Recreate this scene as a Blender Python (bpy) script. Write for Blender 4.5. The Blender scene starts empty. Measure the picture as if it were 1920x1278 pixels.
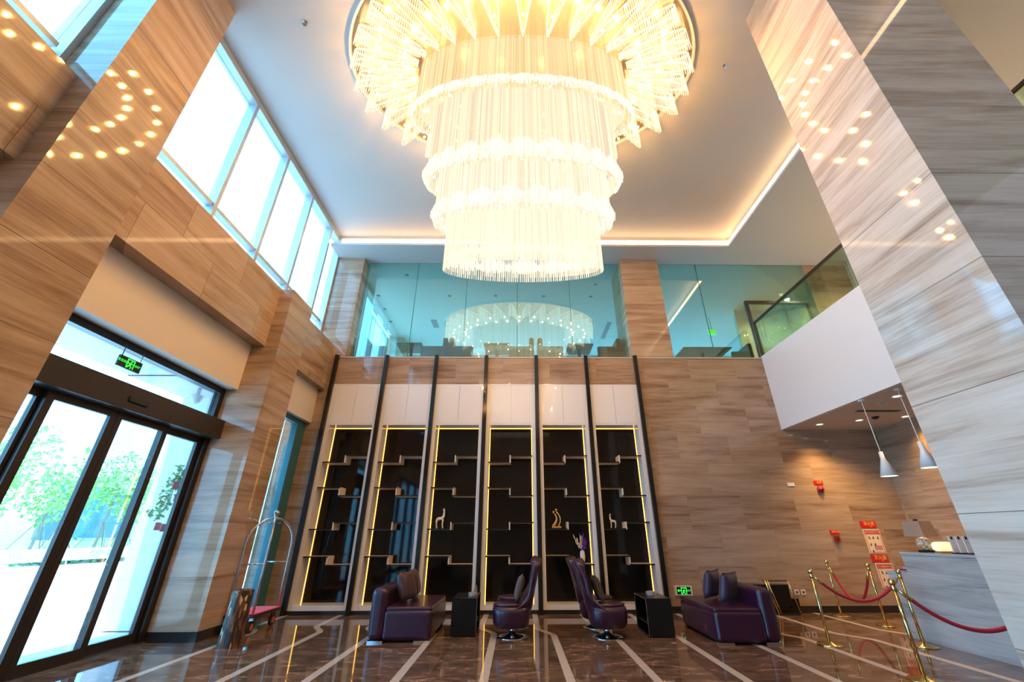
import bpy, bmesh, math, random
from mathutils import Vector, Matrix
random.seed(7)
PI = math.pi
sc = bpy.context.scene
C = sc.collection

# ------------------------------------------------------------------ camera
cam_d = bpy.data.cameras.new('camera')
cam = bpy.data.objects.new('camera', cam_d)
C.objects.link(cam)
FPX, PITCH, YAW, ROLL = 753.35, 0.4412, 0.0122, -0.0023
cam_d.sensor_fit = 'HORIZONTAL'
cam_d.sensor_width = 36.0
cam_d.lens = FPX / 1920 * 36.0
cam_d.shift_x = -(977.99 - 960) / 1920
cam_d.shift_y = (646.39 - 639) / 1920
cam_d.clip_end = 300
cp, sp = math.cos(PITCH), math.sin(PITCH)
cy, sy = math.cos(YAW), math.sin(YAW)
fw = Vector((sy * cp, cy * cp, sp))
r0 = Vector((cy, -sy, 0))
u0 = r0.cross(fw)
rr = math.cos(ROLL) * r0 + math.sin(ROLL) * u0
uu = -math.sin(ROLL) * r0 + math.cos(ROLL) * u0
m = Matrix((rr, uu, -fw)).transposed().to_4x4()
m.translation = Vector((0, 0, 1.38))
cam.matrix_world = m
sc.camera = cam

# ------------------------------------------------------------------ world, exposure
wd = bpy.data.worlds.new('sky')
sc.world = wd
wd.use_nodes = True
wb = wd.node_tree.nodes['Background']
wb.inputs[0].default_value = (0.165, 0.56, 1.0, 1)
wb.inputs[1].default_value = 13.0
sc.view_settings.view_transform = 'Standard'
sc.view_settings.look = 'None'
sc.view_settings.exposure = -0.25
sc.view_settings.gamma = 1.0
sc.view_settings.use_curve_mapping = False
cyc = sc.cycles
cyc.use_denoising = True
cyc.sample_clamp_indirect = 4.0
cyc.caustics_reflective = False
cyc.caustics_refractive = False
cyc.max_bounces = 10
cyc.diffuse_bounces = 5
cyc.glossy_bounces = 4
cyc.transparent_max_bounces = 24


def add_light(name, kind, loc, energy, color, size=None, rot=None, **kw):
    d = bpy.data.lights.new(name, kind)
    d.energy = energy
    d.color = color
    if kind == 'AREA':
        d.shape = 'RECTANGLE'
        d.size, d.size_y = size
    elif size is not None:
        d.shadow_soft_size = size
    for k, v in kw.items():
        setattr(d, k, v)
    o = bpy.data.objects.new(name, d)
    C.objects.link(o)
    o.location = loc
    if rot:
        o.rotation_euler = rot
    return o


def portal(name, loc, size, rot):
    o = add_light(name, 'AREA', loc, 1, (1, 1, 1), size, rot)
    o.data.cycles.is_portal = True
    return o


# midday sun on the plaza; it stands nearly overhead, so it does not reach the glass
sun = add_light('sun', 'SUN', (-20, 0, 30), 8.0, (1.0, 0.94, 0.84), None, None)
sun.data.angle = math.radians(0.6)
sun.rotation_euler = Vector((0.09, 0.5, -1.0)).to_track_quat('-Z', 'Y').to_euler()

# daylight portals in the openings of the window wall (facing +X)
RX = (0, -PI / 2, 0)
portal('portal_clerestory', (-5.3, 6.4, 7.5), (2.9, 5.6), RX)
portal('portal_clerestory_near', (-5.4, -0.6, 7.5), (2.9, 6.6), RX)
portal('portal_door', (-5.45, 5.3, 1.85), (3.7, 3.3), RX)
portal('portal_door_near', (-5.45, -0.6, 1.85), (3.7, 6.6), RX)
portal('portal_side', (-5.0, 8.5, 1.85), (3.7, 1.3), RX)
portal('portal_upper', (-5.2, 12.0, 6.9), (2.9, 4.6), RX)
portal('portal_upper_back', (2.3, 16.2, 6.9), (14.4, 2.9), (-PI / 2, 0, 0))


# ------------------------------------------------------------------ materials
def newmat(name):
    mt = bpy.data.materials.new(name)
    mt.use_nodes = True
    nt = mt.node_tree
    return mt, nt, nt.nodes['Principled BSDF']


def pmat(name, col, rough=0.5, metal=0.0, coat=0.0, emit=None, estr=0.0, noise=0.0, nscale=8.0, bump=0.0, sheen=0.0, trans=0.0):
    mt, nt, b = newmat(name)
    b.inputs['Base Color'].default_value = (*col, 1)
    b.inputs['Roughness'].default_value = rough
    b.inputs['Metallic'].default_value = metal
    b.inputs['Coat Weight'].default_value = coat
    if sheen:
        b.inputs['Sheen Weight'].default_value = sheen
    if emit:
        b.inputs['Emission Color'].default_value = (*emit, 1)
        b.inputs['Emission Strength'].default_value = estr
    if trans:
        b.inputs['Transmission Weight'].default_value = trans
    if noise or bump:
        tc = nt.nodes.new('ShaderNodeTexCoord')
        nz = nt.nodes.new('ShaderNodeTexNoise')
        nz.inputs['Scale'].default_value = nscale
        nz.inputs['Detail'].default_value = 5
        nt.links.new(tc.outputs['Object'], nz.inputs['Vector'])
        if noise:
            mx = nt.nodes.new('ShaderNodeMix')
            mx.data_type = 'RGBA'
            mx.inputs[6].default_value = (*[max(0, c * (1 - noise)) for c in col], 1)
            mx.inputs[7].default_value = (*[min(1, c * (1 + noise)) for c in col], 1)
            nt.links.new(nz.outputs['Fac'], mx.inputs[0])
            nt.links.new(mx.outputs[2], b.inputs['Base Color'])
        if bump:
            bp = nt.nodes.new('ShaderNodeBump')
            bp.inputs['Strength'].default_value = bump
            bp.inputs['Distance'].default_value = 0.01
            nt.links.new(nz.outputs['Fac'], bp.inputs['Height'])
            nt.links.new(bp.outputs['Normal'], b.inputs['Normal'])
    return mt


def marble(name, bw, bh, zoff, uoff, offset=0.5, cols=None, rough=0.055, joint=0.004, jdark=0.7):
    """Wood-vein marble cladding; veins run level along whichever wall it clads, joints on a brick grid."""
    mt, nt, b = newmat(name)
    N, L = nt.nodes, nt.links
    geo = N.new('ShaderNodeNewGeometry')
    sep = N.new('ShaderNodeSeparateXYZ')
    L.new(geo.outputs['Position'], sep.inputs[0])

    def math_(op, a, bb=None, c=None):
        n = N.new('ShaderNodeMath')
        n.operation = op
        for i, v in enumerate((a, bb, c)):
            if v is None:
                continue
            if isinstance(v, (int, float)):
                n.inputs[i].default_value = v
            else:
                L.new(v, n.inputs[i])
        return n.outputs[0]
    u = math_('ADD', math_('ADD', sep.outputs['X'], sep.outputs['Y']), uoff)
    v = math_('SUBTRACT', sep.outputs['Z'], zoff)
    cmb = N.new('ShaderNodeCombineXYZ')
    L.new(math_('ADD', u, 100 * bw), cmb.inputs[0])
    L.new(math_('ADD', v, 20 * bh), cmb.inputs[1])
    br = N.new('ShaderNodeTexBrick')
    br.offset = offset
    br.offset_frequency = 2
    br.squash = 1
    br.inputs['Color1'].default_value = (0, 0, 0, 1)
    br.inputs['Color2'].default_value = (1, 1, 1, 1)
    br.inputs['Mortar'].default_value = (0.5, 0.5, 0.5, 1)
    br.inputs['Scale'].default_value = 1.0
    br.inputs['Mortar Size'].default_value = joint
    br.inputs['Mortar Smooth'].default_value = 0.0
    br.inputs['Bias'].default_value = 0.0
    br.inputs['Brick Width'].default_value = bw
    br.inputs['Row Height'].default_value = bh
    L.new(cmb.outputs[0], br.inputs['Vector'])
    tile = N.new('ShaderNodeSeparateColor')
    L.new(br.outputs['Color'], tile.inputs[0])
    tv = tile.outputs[0]
    c2 = N.new('ShaderNodeCombineXYZ')
    L.new(math_('ADD', math_('MULTIPLY', u, 0.50), math_('MULTIPLY', tv, 9.0)), c2.inputs[0])
    L.new(math_('ADD', math_('MULTIPLY', v, 5.0), math_('MULTIPLY', tv, 31.0)), c2.inputs[1])
    n1 = N.new('ShaderNodeTexNoise')
    n1.inputs['Scale'].default_value = 1.0
    n1.inputs['Detail'].default_value = 7
    n1.inputs['Roughness'].default_value = 0.62
    n1.inputs['Distortion'].default_value = 0.5
    L.new(c2.outputs[0], n1.inputs['Vector'])
    c3 = N.new('ShaderNodeCombineXYZ')
    L.new(math_('MULTIPLY', u, 1.6), c3.inputs[0])
    L.new(math_('ADD', math_('MULTIPLY', v, 46.0), math_('MULTIPLY', tv, 17.0)), c3.inputs[1])
    n2 = N.new('ShaderNodeTexNoise')
    n2.inputs['Scale'].default_value = 1.0
    n2.inputs['Detail'].default_value = 3
    L.new(c3.outputs[0], n2.inputs['Vector'])
    f = math_('ADD', math_('MULTIPLY', n1.outputs['Fac'], 0.76), math_('MULTIPLY', n2.outputs['Fac'], 0.24))
    f = math_('ADD', f, math_('MULTIPLY', math_('SUBTRACT', tv, 0.5), 0.10))
    cr = N.new('ShaderNodeValToRGB')
    L.new(f, cr.inputs[0])
    cols = cols or [(0.29, (0.20, 0.115, 0.070)), (0.42, (0.335, 0.220, 0.142)), (0.52, (0.440, 0.312, 0.212)), (0.68, (0.53, 0.400, 0.292))]
    el = cr.color_ramp.elements
    while len(el) < len(cols):
        el.new(0.5)
    for e, (p, c) in zip(el, cols):
        e.position = p
        e.color = (*c, 1)
    mx = N.new('ShaderNodeMix')
    mx.data_type = 'RGBA'
    L.new(math_('MULTIPLY', br.outputs['Fac'], jdark), mx.inputs[0])
    L.new(cr.outputs[0], mx.inputs[6])
    mx.inputs[7].default_value = (0.10, 0.08, 0.065, 1)
    L.new(mx.outputs[2], b.inputs['Base Color'])
    b.inputs['Roughness'].default_value = rough
    b.inputs['Specular IOR Level'].default_value = 0.5
    return mt


def floor_mat(name, base):
    mt, nt, b = newmat(name)
    N, L = nt.nodes, nt.links
    geo = N.new('ShaderNodeNewGeometry')
    mp = N.new('ShaderNodeMapping')
    mp.inputs['Scale'].default_value = (1.4, 3.2, 1)
    L.new(geo.outputs['Position'], mp.inputs[0])
    n1 = N.new('ShaderNodeTexNoise')
    n1.inputs['Scale'].default_value = 2.2
    n1.inputs['Detail'].default_value = 9
    n1.inputs['Roughness'].default_value = 0.7
    n1.inputs['Distortion'].default_value = 0.8
    L.new(mp.outputs[0], n1.inputs['Vector'])
    cr = N.new('ShaderNodeValToRGB')
    L.new(n1.outputs['Fac'], cr.inputs[0])
    el = cr.color_ramp.elements
    el.new(0.5)
    el.new(0.7)
    for e, (p, k) in zip(el, ((0.3, 0.40), (0.47, 0.85), (0.57, 1.5), (0.70, 3.4))):
        e.position = p
        e.color = (*[min(1, c * k) for c in base], 1)
    br = N.new('ShaderNodeTexBrick')
    br.offset = 0
    br.inputs['Scale'].default_value = 1
    br.inputs['Mortar Size'].default_value = 0.0025
    br.inputs['Brick Width'].default_value = 0.93
    br.inputs['Row Height'].default_value = 0.93
    br.inputs['Color1'].default_value = (0, 0, 0, 1)
    br.inputs['Color2'].default_value = (0, 0, 0, 1)
    L.new(geo.outputs['Position'], br.inputs['Vector'])
    mx = N.new('ShaderNodeMix')
    mx.data_type = 'RGBA'
    L.new(br.outputs['Fac'], mx.inputs[0])
    L.new(cr.outputs[0], mx.inputs[6])
    mx.inputs[7].default_value = (*[c * 0.35 for c in base], 1)
    L.new(mx.outputs[2], b.inputs['Base Color'])
    b.inputs['Roughness'].default_value = 0.05
    b.inputs['Specular IOR Level'].default_value = 0.7
    return mt


def glass_mat(name, tint, mirror):
    """Thin architectural pane: tinted see-through plus a mirror share that grows at grazing angles."""
    mt = bpy.data.materials.new(name)
    mt.use_nodes = True
    nt = mt.node_tree
    N, L = nt.nodes, nt.links
    N.clear()
    out = N.new('ShaderNodeOutputMaterial')
    tr = N.new('ShaderNodeBsdfTransparent')
    tr.inputs[0].default_value = (*tint, 1)
    gl = N.new('ShaderNodeBsdfGlossy')
    gl.inputs['Roughness'].default_value = 0.0
    gl.inputs['Color'].default_value = (0.95, 0.97, 0.96, 1)
    lw = N.new('ShaderNodeLayerWeight')
    lw.inputs['Blend'].default_value = 0.28
    ma = N.new('ShaderNodeMath')
    ma.operation = 'MULTIPLY_ADD'
    ma.inputs[1].default_value = 0.5
    ma.inputs[2].default_value = mirror
    L.new(lw.outputs['Fresnel'], ma.inputs[0])
    mx = N.new('ShaderNodeMixShader')
    L.new(ma.outputs[0], mx.inputs[0])
    L.new(tr.outputs[0], mx.inputs[1])
    L.new(gl.outputs[0], mx.inputs[2])
    L.new(mx.outputs[0], out.inputs[0])
    return mt


def emat(name, col, strength, sample=True):
    mt, nt, b = newmat(name)
    b.inputs['Base Color'].default_value = (*[min(1, c) for c in col], 1)
    b.inputs['Emission Color'].default_value = (*col, 1)
    b.inputs['Emission Strength'].default_value = strength
    b.inputs['Roughness'].default_value = 0.3
    if not sample:
        mt.cycles.emission_sampling = 'NONE'
    return mt


def rod_mat(name, col, strength, clear, vary=0.28):
    """Glass rod of the lamp: partly see-through, its lit look put in as emission."""
    mt = bpy.data.materials.new(name)
    mt.use_nodes = True
    nt = mt.node_tree
    N, L = nt.nodes, nt.links
    N.clear()
    out = N.new('ShaderNodeOutputMaterial')
    tr = N.new('ShaderNodeBsdfTransparent')
    em = N.new('ShaderNodeEmission')  # glow painted into the glass in place of caught bulb light
    em.inputs[0].default_value = (*col, 1)
    geo = N.new('ShaderNodeNewGeometry')
    mr = N.new('ShaderNodeMapRange')
    mr.inputs['To Min'].default_value = strength * (1 - vary)
    mr.inputs['To Max'].default_value = strength * (1 + vary * 0.6)
    L.new(geo.outputs['Random Per Island'], mr.inputs['Value'])
    L.new(mr.outputs[0], em.inputs[1])
    mx = N.new('ShaderNodeMixShader')
    mx.inputs[0].default_value = 1 - clear
    L.new(tr.outputs[0], mx.inputs[1])
    L.new(em.outputs[0], mx.inputs[2])
    L.new(mx.outputs[0], out.inputs[0])
    mt.cycles.emission_sampling = 'NONE'
    return mt


M = {}
M['marble_wall'] = marble('marble_wall_tiles', 1.15, 0.67, 0.13, 0.35, 0.5, joint=0.002, jdark=0.3,
                         cols=[(0.29, (0.155, 0.085, 0.050)), (0.42, (0.285, 0.180, 0.113)), (0.52, (0.380, 0.258, 0.170)), (0.68, (0.460, 0.335, 0.240))])
M['marble_pillar'] = marble('marble_pillar_slabs', 40.0, 0.9325, 0.60, 3.1, 0.0,
                            [(0.29, (0.28, 0.185, 0.13)), (0.42, (0.46, 0.35, 0.27)), (0.52, (0.58, 0.47, 0.38)), (0.68, (0.68, 0.58, 0.49))])
M['marble_pier'] = marble('marble_pier_slabs', 40.0, 0.767, 0.04, 7.7, 0.0)
M['marble_beam'] = marble('marble_beam_slabs', 1.3, 0.65, 4.65, 0.2, 0.5)
M['marble_counter'] = marble('marble_counter', 40.0, 9.0, -1, 1.7, 0.0,
                             [(0.30, (0.20, 0.18, 0.165)), (0.42, (0.30, 0.28, 0.26)), (0.50, (0.40, 0.375, 0.35)), (0.62, (0.50, 0.475, 0.45))])
M['floor'] = floor_mat('polished_brown_marble', (0.135, 0.078, 0.050))
M['inlay'] = pmat('cream_marble_inlay', (0.56, 0.47, 0.40), 0.08, noise=0.12, nscale=12)
M['white'] = pmat('white_plaster', (0.74, 0.72, 0.70), 0.6, noise=0.02, nscale=3)
M['ceil'] = pmat('ceiling_plaster', (0.64, 0.60, 0.57), 0.75, noise=0.015, nscale=2)
M['fascia'] = pmat('cream_painted_board', (0.74, 0.66, 0.58), 0.55, noise=0.02, nscale=3)
M['lacquer'] = pmat('white_lacquer', (0.78, 0.75, 0.73), 0.22, coat=0.3, noise=0.01)
M['blackmetal'] = pmat('black_anodised_metal', (0.022, 0.018, 0.016), 0.28, metal=0.2, noise=0.1)
M['blackpost'] = pmat('black_gloss_metal', (0.020, 0.017, 0.016), 0.12, metal=0.3, noise=0.1)
M['bronze'] = pmat('dark_bronze_metal', (0.055, 0.042, 0.036), 0.3, metal=0.5, noise=0.1)
M['frameblue'] = pmat('grey_aluminium_frame', (0.50, 0.54, 0.56), 0.35, metal=0.3, noise=0.03)
M['tealframe'] = pmat('teal_grey_frame', (0.05, 0.20, 0.25), 0.3, metal=0.3, noise=0.05)
M['darkglass'] = pmat('black_glass', (0.010, 0.008, 0.007), 0.04, noise=0.03, nscale=1.0)
M['skirt'] = pmat('black_skirting', (0.02, 0.018, 0.018), 0.2, noise=0.1)
M['shelf'] = pmat('cream_shelf_lacquer', (0.72, 0.60, 0.46), 0.3, noise=0.02)
M['led_yellow'] = emat('yellow_led', (1.0, 0.50, 0.09), 5.5)
M['led_cove'] = emat('cove_led', (1.0, 0.66, 0.34), 6.0)
M['downlight'] = emat('downlight_disc', (1.0, 0.80, 0.55), 5.0, False)
M['clear'] = glass_mat('clear_glass', (0.985, 0.995, 0.995), 0.015)
M['teal'] = glass_mat('teal_glass', (0.68, 0.88, 0.80), 0.17)
M['greenglass'] = glass_mat('green_glass', (0.74, 0.86, 0.76), 0.03)
M['glassedge'] = pmat('glass_edge_green', (0.03, 0.22, 0.20), 0.1, noise=0.1)
M['leather'] = pmat('purple_leather', (0.032, 0.005, 0.022), 0.32, coat=0.12, noise=0.15, nscale=30, bump=0.05)
M['brownpillow'] = pmat('brown_satin', (0.055, 0.020, 0.018), 0.45, sheen=0.1, noise=0.2, nscale=14)
M['plumpillow'] = pmat('plum_satin', (0.045, 0.018, 0.045), 0.38, sheen=0.15, noise=0.2, nscale=14)
M['greypillow'] = pmat('taupe_woven', (0.085, 0.062, 0.052), 0.7, sheen=0.1, noise=0.3, nscale=60)
M['olivepillow'] = pmat('olive_woven', (0.060, 0.038, 0.020), 0.7, noise=0.3, nscale=60)
M['chrome'] = pmat('chrome', (0.72, 0.74, 0.76), 0.08, metal=1.0, noise=0.03)
M['brass'] = pmat('polished_brass', (0.75, 0.52, 0.20), 0.13, metal=1.0, noise=0.05)
M['gold'] = pmat('gold_leaf', (0.80, 0.50, 0.16), 0.25, metal=0.9, noise=0.1)
M['rope'] = pmat('crimson_velvet', (0.40, 0.008, 0.018), 0.8, sheen=0.1, noise=0.2, nscale=60)
M['redcarpet'] = pmat('red_carpet', (0.80, 0.015, 0.085), 0.85, sheen=0.3, noise=0.15, nscale=80)
M['rubber'] = pmat('black_rubber', (0.02, 0.02, 0.022), 0.6, noise=0.1)
M['orange'] = pmat('orange_hub', (0.55, 0.10, 0.02), 0.4, noise=0.1)
M['blackgloss'] = pmat('black_gloss_laminate', (0.006, 0.006, 0.007), 0.28, noise=0.2)
M['steeledge'] = pmat('brushed_steel_edge', (0.45, 0.52, 0.58), 0.22, metal=0.9, noise=0.05)
M['crystal'] = pmat('cut_glass', (0.75, 0.75, 0.75), 0.05, trans=0.7, noise=0.05)
M['ceramic'] = pmat('white_ceramic', (0.80, 0.72, 0.66), 0.3, coat=0.3, noise=0.02)
M['ivory'] = pmat('ivory_resin', (0.80, 0.72, 0.58), 0.35, noise=0.05)
M['purpleflower'] = pmat('purple_petals', (0.16, 0.025, 0.42), 0.6, noise=0.25, nscale=40)
M['creamflower'] = pmat('cream_petals', (0.75, 0.62, 0.28), 0.6, noise=0.15, nscale=40)
M['leafgreen'] = pmat('leaf_green', (0.07, 0.30, 0.05), 0.5, noise=0.4, nscale=20)
M['stem'] = pmat('stem_green', (0.08, 0.14, 0.04), 0.6, noise=0.2)
M['walnut'] = pmat('walnut_veneer', (0.46, 0.20, 0.07), 0.35, noise=0.25, nscale=9)
M['tubfabric'] = pmat('brown_chair_fabric', (0.16, 0.085, 0.045), 0.7, noise=0.2, nscale=40)
M['signred'] = pmat('red_sign', (0.62, 0.012, 0.012), 0.35, noise=0.05)
M['signcream'] = pmat('cream_poster_paper', (0.85, 0.66, 0.46), 0.5, noise=0.03)
M['signyellow'] = pmat('yellow_lettering', (0.95, 0.55, 0.08), 0.5, noise=0.03)
M['figink'] = pmat('poster_ink', (0.07, 0.03, 0.14), 0.6, noise=0.1)
M['exitgreen'] = emat('exit_green', (0.05, 1.0, 0.10), 1.2)
M['exitdark'] = pmat('exit_panel', (0.004, 0.03, 0.012), 0.25, noise=0.1)
M['plastic'] = pmat('white_plastic', (0.75, 0.70, 0.66), 0.4, noise=0.02)
M['alarmred'] = pmat('alarm_red', (0.35, 0.01, 0.01), 0.3, noise=0.1)
M['shade'] = pmat('copper_lampshade', (0.44, 0.27, 0.18), 0.35, metal=0.35, noise=0.1)
M['pend'] = pmat('white_enamel', (0.80, 0.79, 0.78), 0.3, noise=0.01)
M['pend_lit'] = emat('pendant_diffuser', (1.0, 0.85, 0.62), 4.0, False)
M['glow'] = emat('glowing_box', (1.0, 0.80, 0.45), 1.0, False)
M['disc'] = pmat('champagne_mirror', (0.93, 0.74, 0.48), 0.16, metal=0.85, noise=0.05, nscale=20)
M['rod_low'] = rod_mat('lit_rods_low', (1.0, 0.84, 0.62), 1.5, 0.42)
M['rod_mid'] = rod_mat('lit_rods_mid', (1.0, 0.81, 0.56), 1.4, 0.42)
M['rod_up'] = rod_mat('lit_rods_up', (1.0, 0.74, 0.40), 1.4, 0.38)
M['rod_fan'] = rod_mat('lit_rods_fan', (1.0, 0.78, 0.46), 2.2, 0.35)
M['ruffle'] = rod_mat('lit_ruffle', (1.0, 0.87, 0.68), 1.75, 0.35, 0.3)
M['bulb'] = emat('lamp_bulb', (1.0, 0.49, 0.12), 2100.0)
M['paving'] = pmat('pale_paving', (0.74, 0.72, 0.70), 0.6, noise=0.05, nscale=1.5)
M['canopy'] = pmat('canopy_panel', (0.52, 0.55, 0.60), 0.5, noise=0.03)
M['stone'] = pmat('pale_stone', (0.60, 0.62, 0.66), 0.5, noise=0.06)
M['banner'] = pmat('white_banner', (0.80, 0.78, 0.77), 0.6, noise=0.02)
M['bannertext'] = pmat('banner_text', (0.35, 0.34, 0.36), 0.6, noise=0.02)
M['hedge'] = pmat('hedge_leaf', (0.09, 0.20, 0.07), 0.7, noise=0.4, nscale=4)
M['treeleaf'] = pmat('tree_leaf', (0.25, 0.42, 0.10), 0.7, noise=0.4, nscale=2)
M['bark'] = pmat('pale_bark', (0.24, 0.20, 0.16), 0.8, noise=0.3)
M['lawn'] = pmat('lawn_grass', (0.26, 0.40, 0.16), 0.9, noise=0.35, nscale=1.2)
M['bluepanel'] = pmat('blue_hoarding', (0.13, 0.25, 0.36), 0.5, noise=0.5, nscale=1.5)
M['slate'] = pmat('slate_blue_panel', (0.10, 0.15, 0.22), 0.5, noise=0.15)
M['tagred'] = pmat('red_paper_tag', (0.45, 0.01, 0.06), 0.6, noise=0.1)
M['cream_wall'] = pmat('cream_wall_paint', (0.72, 0.66, 0.52), 0.7, noise=0.02)
M['carpet2'] = pmat('upper_floor_carpet', (0.46, 0.38, 0.30), 0.9, noise=0.2, nscale=20)
M['vent'] = pmat('dark_grille', (0.05, 0.06, 0.07), 0.5, noise=0.1)


def log_mat():
    mt, nt, b = newmat('bark_mosaic')
    N, L = nt.nodes, nt.links
    tc = N.new('ShaderNodeTexCoord')
    mp = N.new('ShaderNodeMapping')
    mp.inputs['Scale'].default_value = (1, 1, 0.28)
    L.new(tc.outputs['Object'], mp.inputs[0])
    vo = N.new('ShaderNodeTexVoronoi')
    vo.inputs['Scale'].default_value = 34
    L.new(mp.outputs[0], vo.inputs['Vector'])
    sc_ = N.new('ShaderNodeSeparateColor')
    L.new(vo.outputs['Color'], sc_.inputs[0])
    cr = N.new('ShaderNodeValToRGB')
    L.new(sc_.outputs[0], cr.inputs[0])
    el = cr.color_ramp.elements
    el.new(0.5)
    el.new(0.8)
    for e, (p, c) in zip(el, ((0.0, (0.03, 0.014, 0.008)), (0.45, (0.14, 0.06, 0.025)), (0.78, (0.24, 0.12, 0.05)), (0.9, (0.62, 0.46, 0.26)))):
        e.position = p
        e.color = (*c, 1)
    cr.color_ramp.interpolation = 'CONSTANT'
    L.new(cr.outputs[0], b.inputs['Base Color'])
    b.inputs['Roughness'].default_value = 0.5
    return mt


for k_ in ('blackgloss', 'darkglass'):
    M[k_].node_tree.nodes['Principled BSDF'].inputs['Specular IOR Level'].default_value = 0.3
M['log'] = log_mat()


def shell_mat():
    mt, nt, b = newmat('shell_mosaic')
    N, L = nt.nodes, nt.links
    tc = N.new('ShaderNodeTexCoord')
    vo = N.new('ShaderNodeTexVoronoi')
    vo.inputs['Scale'].default_value = 38
    L.new(tc.outputs['Object'], vo.inputs['Vector'])
    sc_ = N.new('ShaderNodeSeparateColor')
    L.new(vo.outputs['Color'], sc_.inputs[0])
    cr = N.new('ShaderNodeValToRGB')
    L.new(sc_.outputs[0], cr.inputs[0])
    el = cr.color_ramp.elements
    el.new(0.5)
    for e, (p, c) in zip(el, ((0.0, (0.30, 0.16, 0.07)), (0.5, (0.62, 0.45, 0.28)), (1.0, (0.75, 0.74, 0.72)))):
        e.position = p
        e.color = (*c, 1)
    L.new(cr.outputs[0], b.inputs['Base Color'])
    b.inputs['Roughness'].default_value = 0.2
    return mt


M['shell'] = shell_mat()


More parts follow.
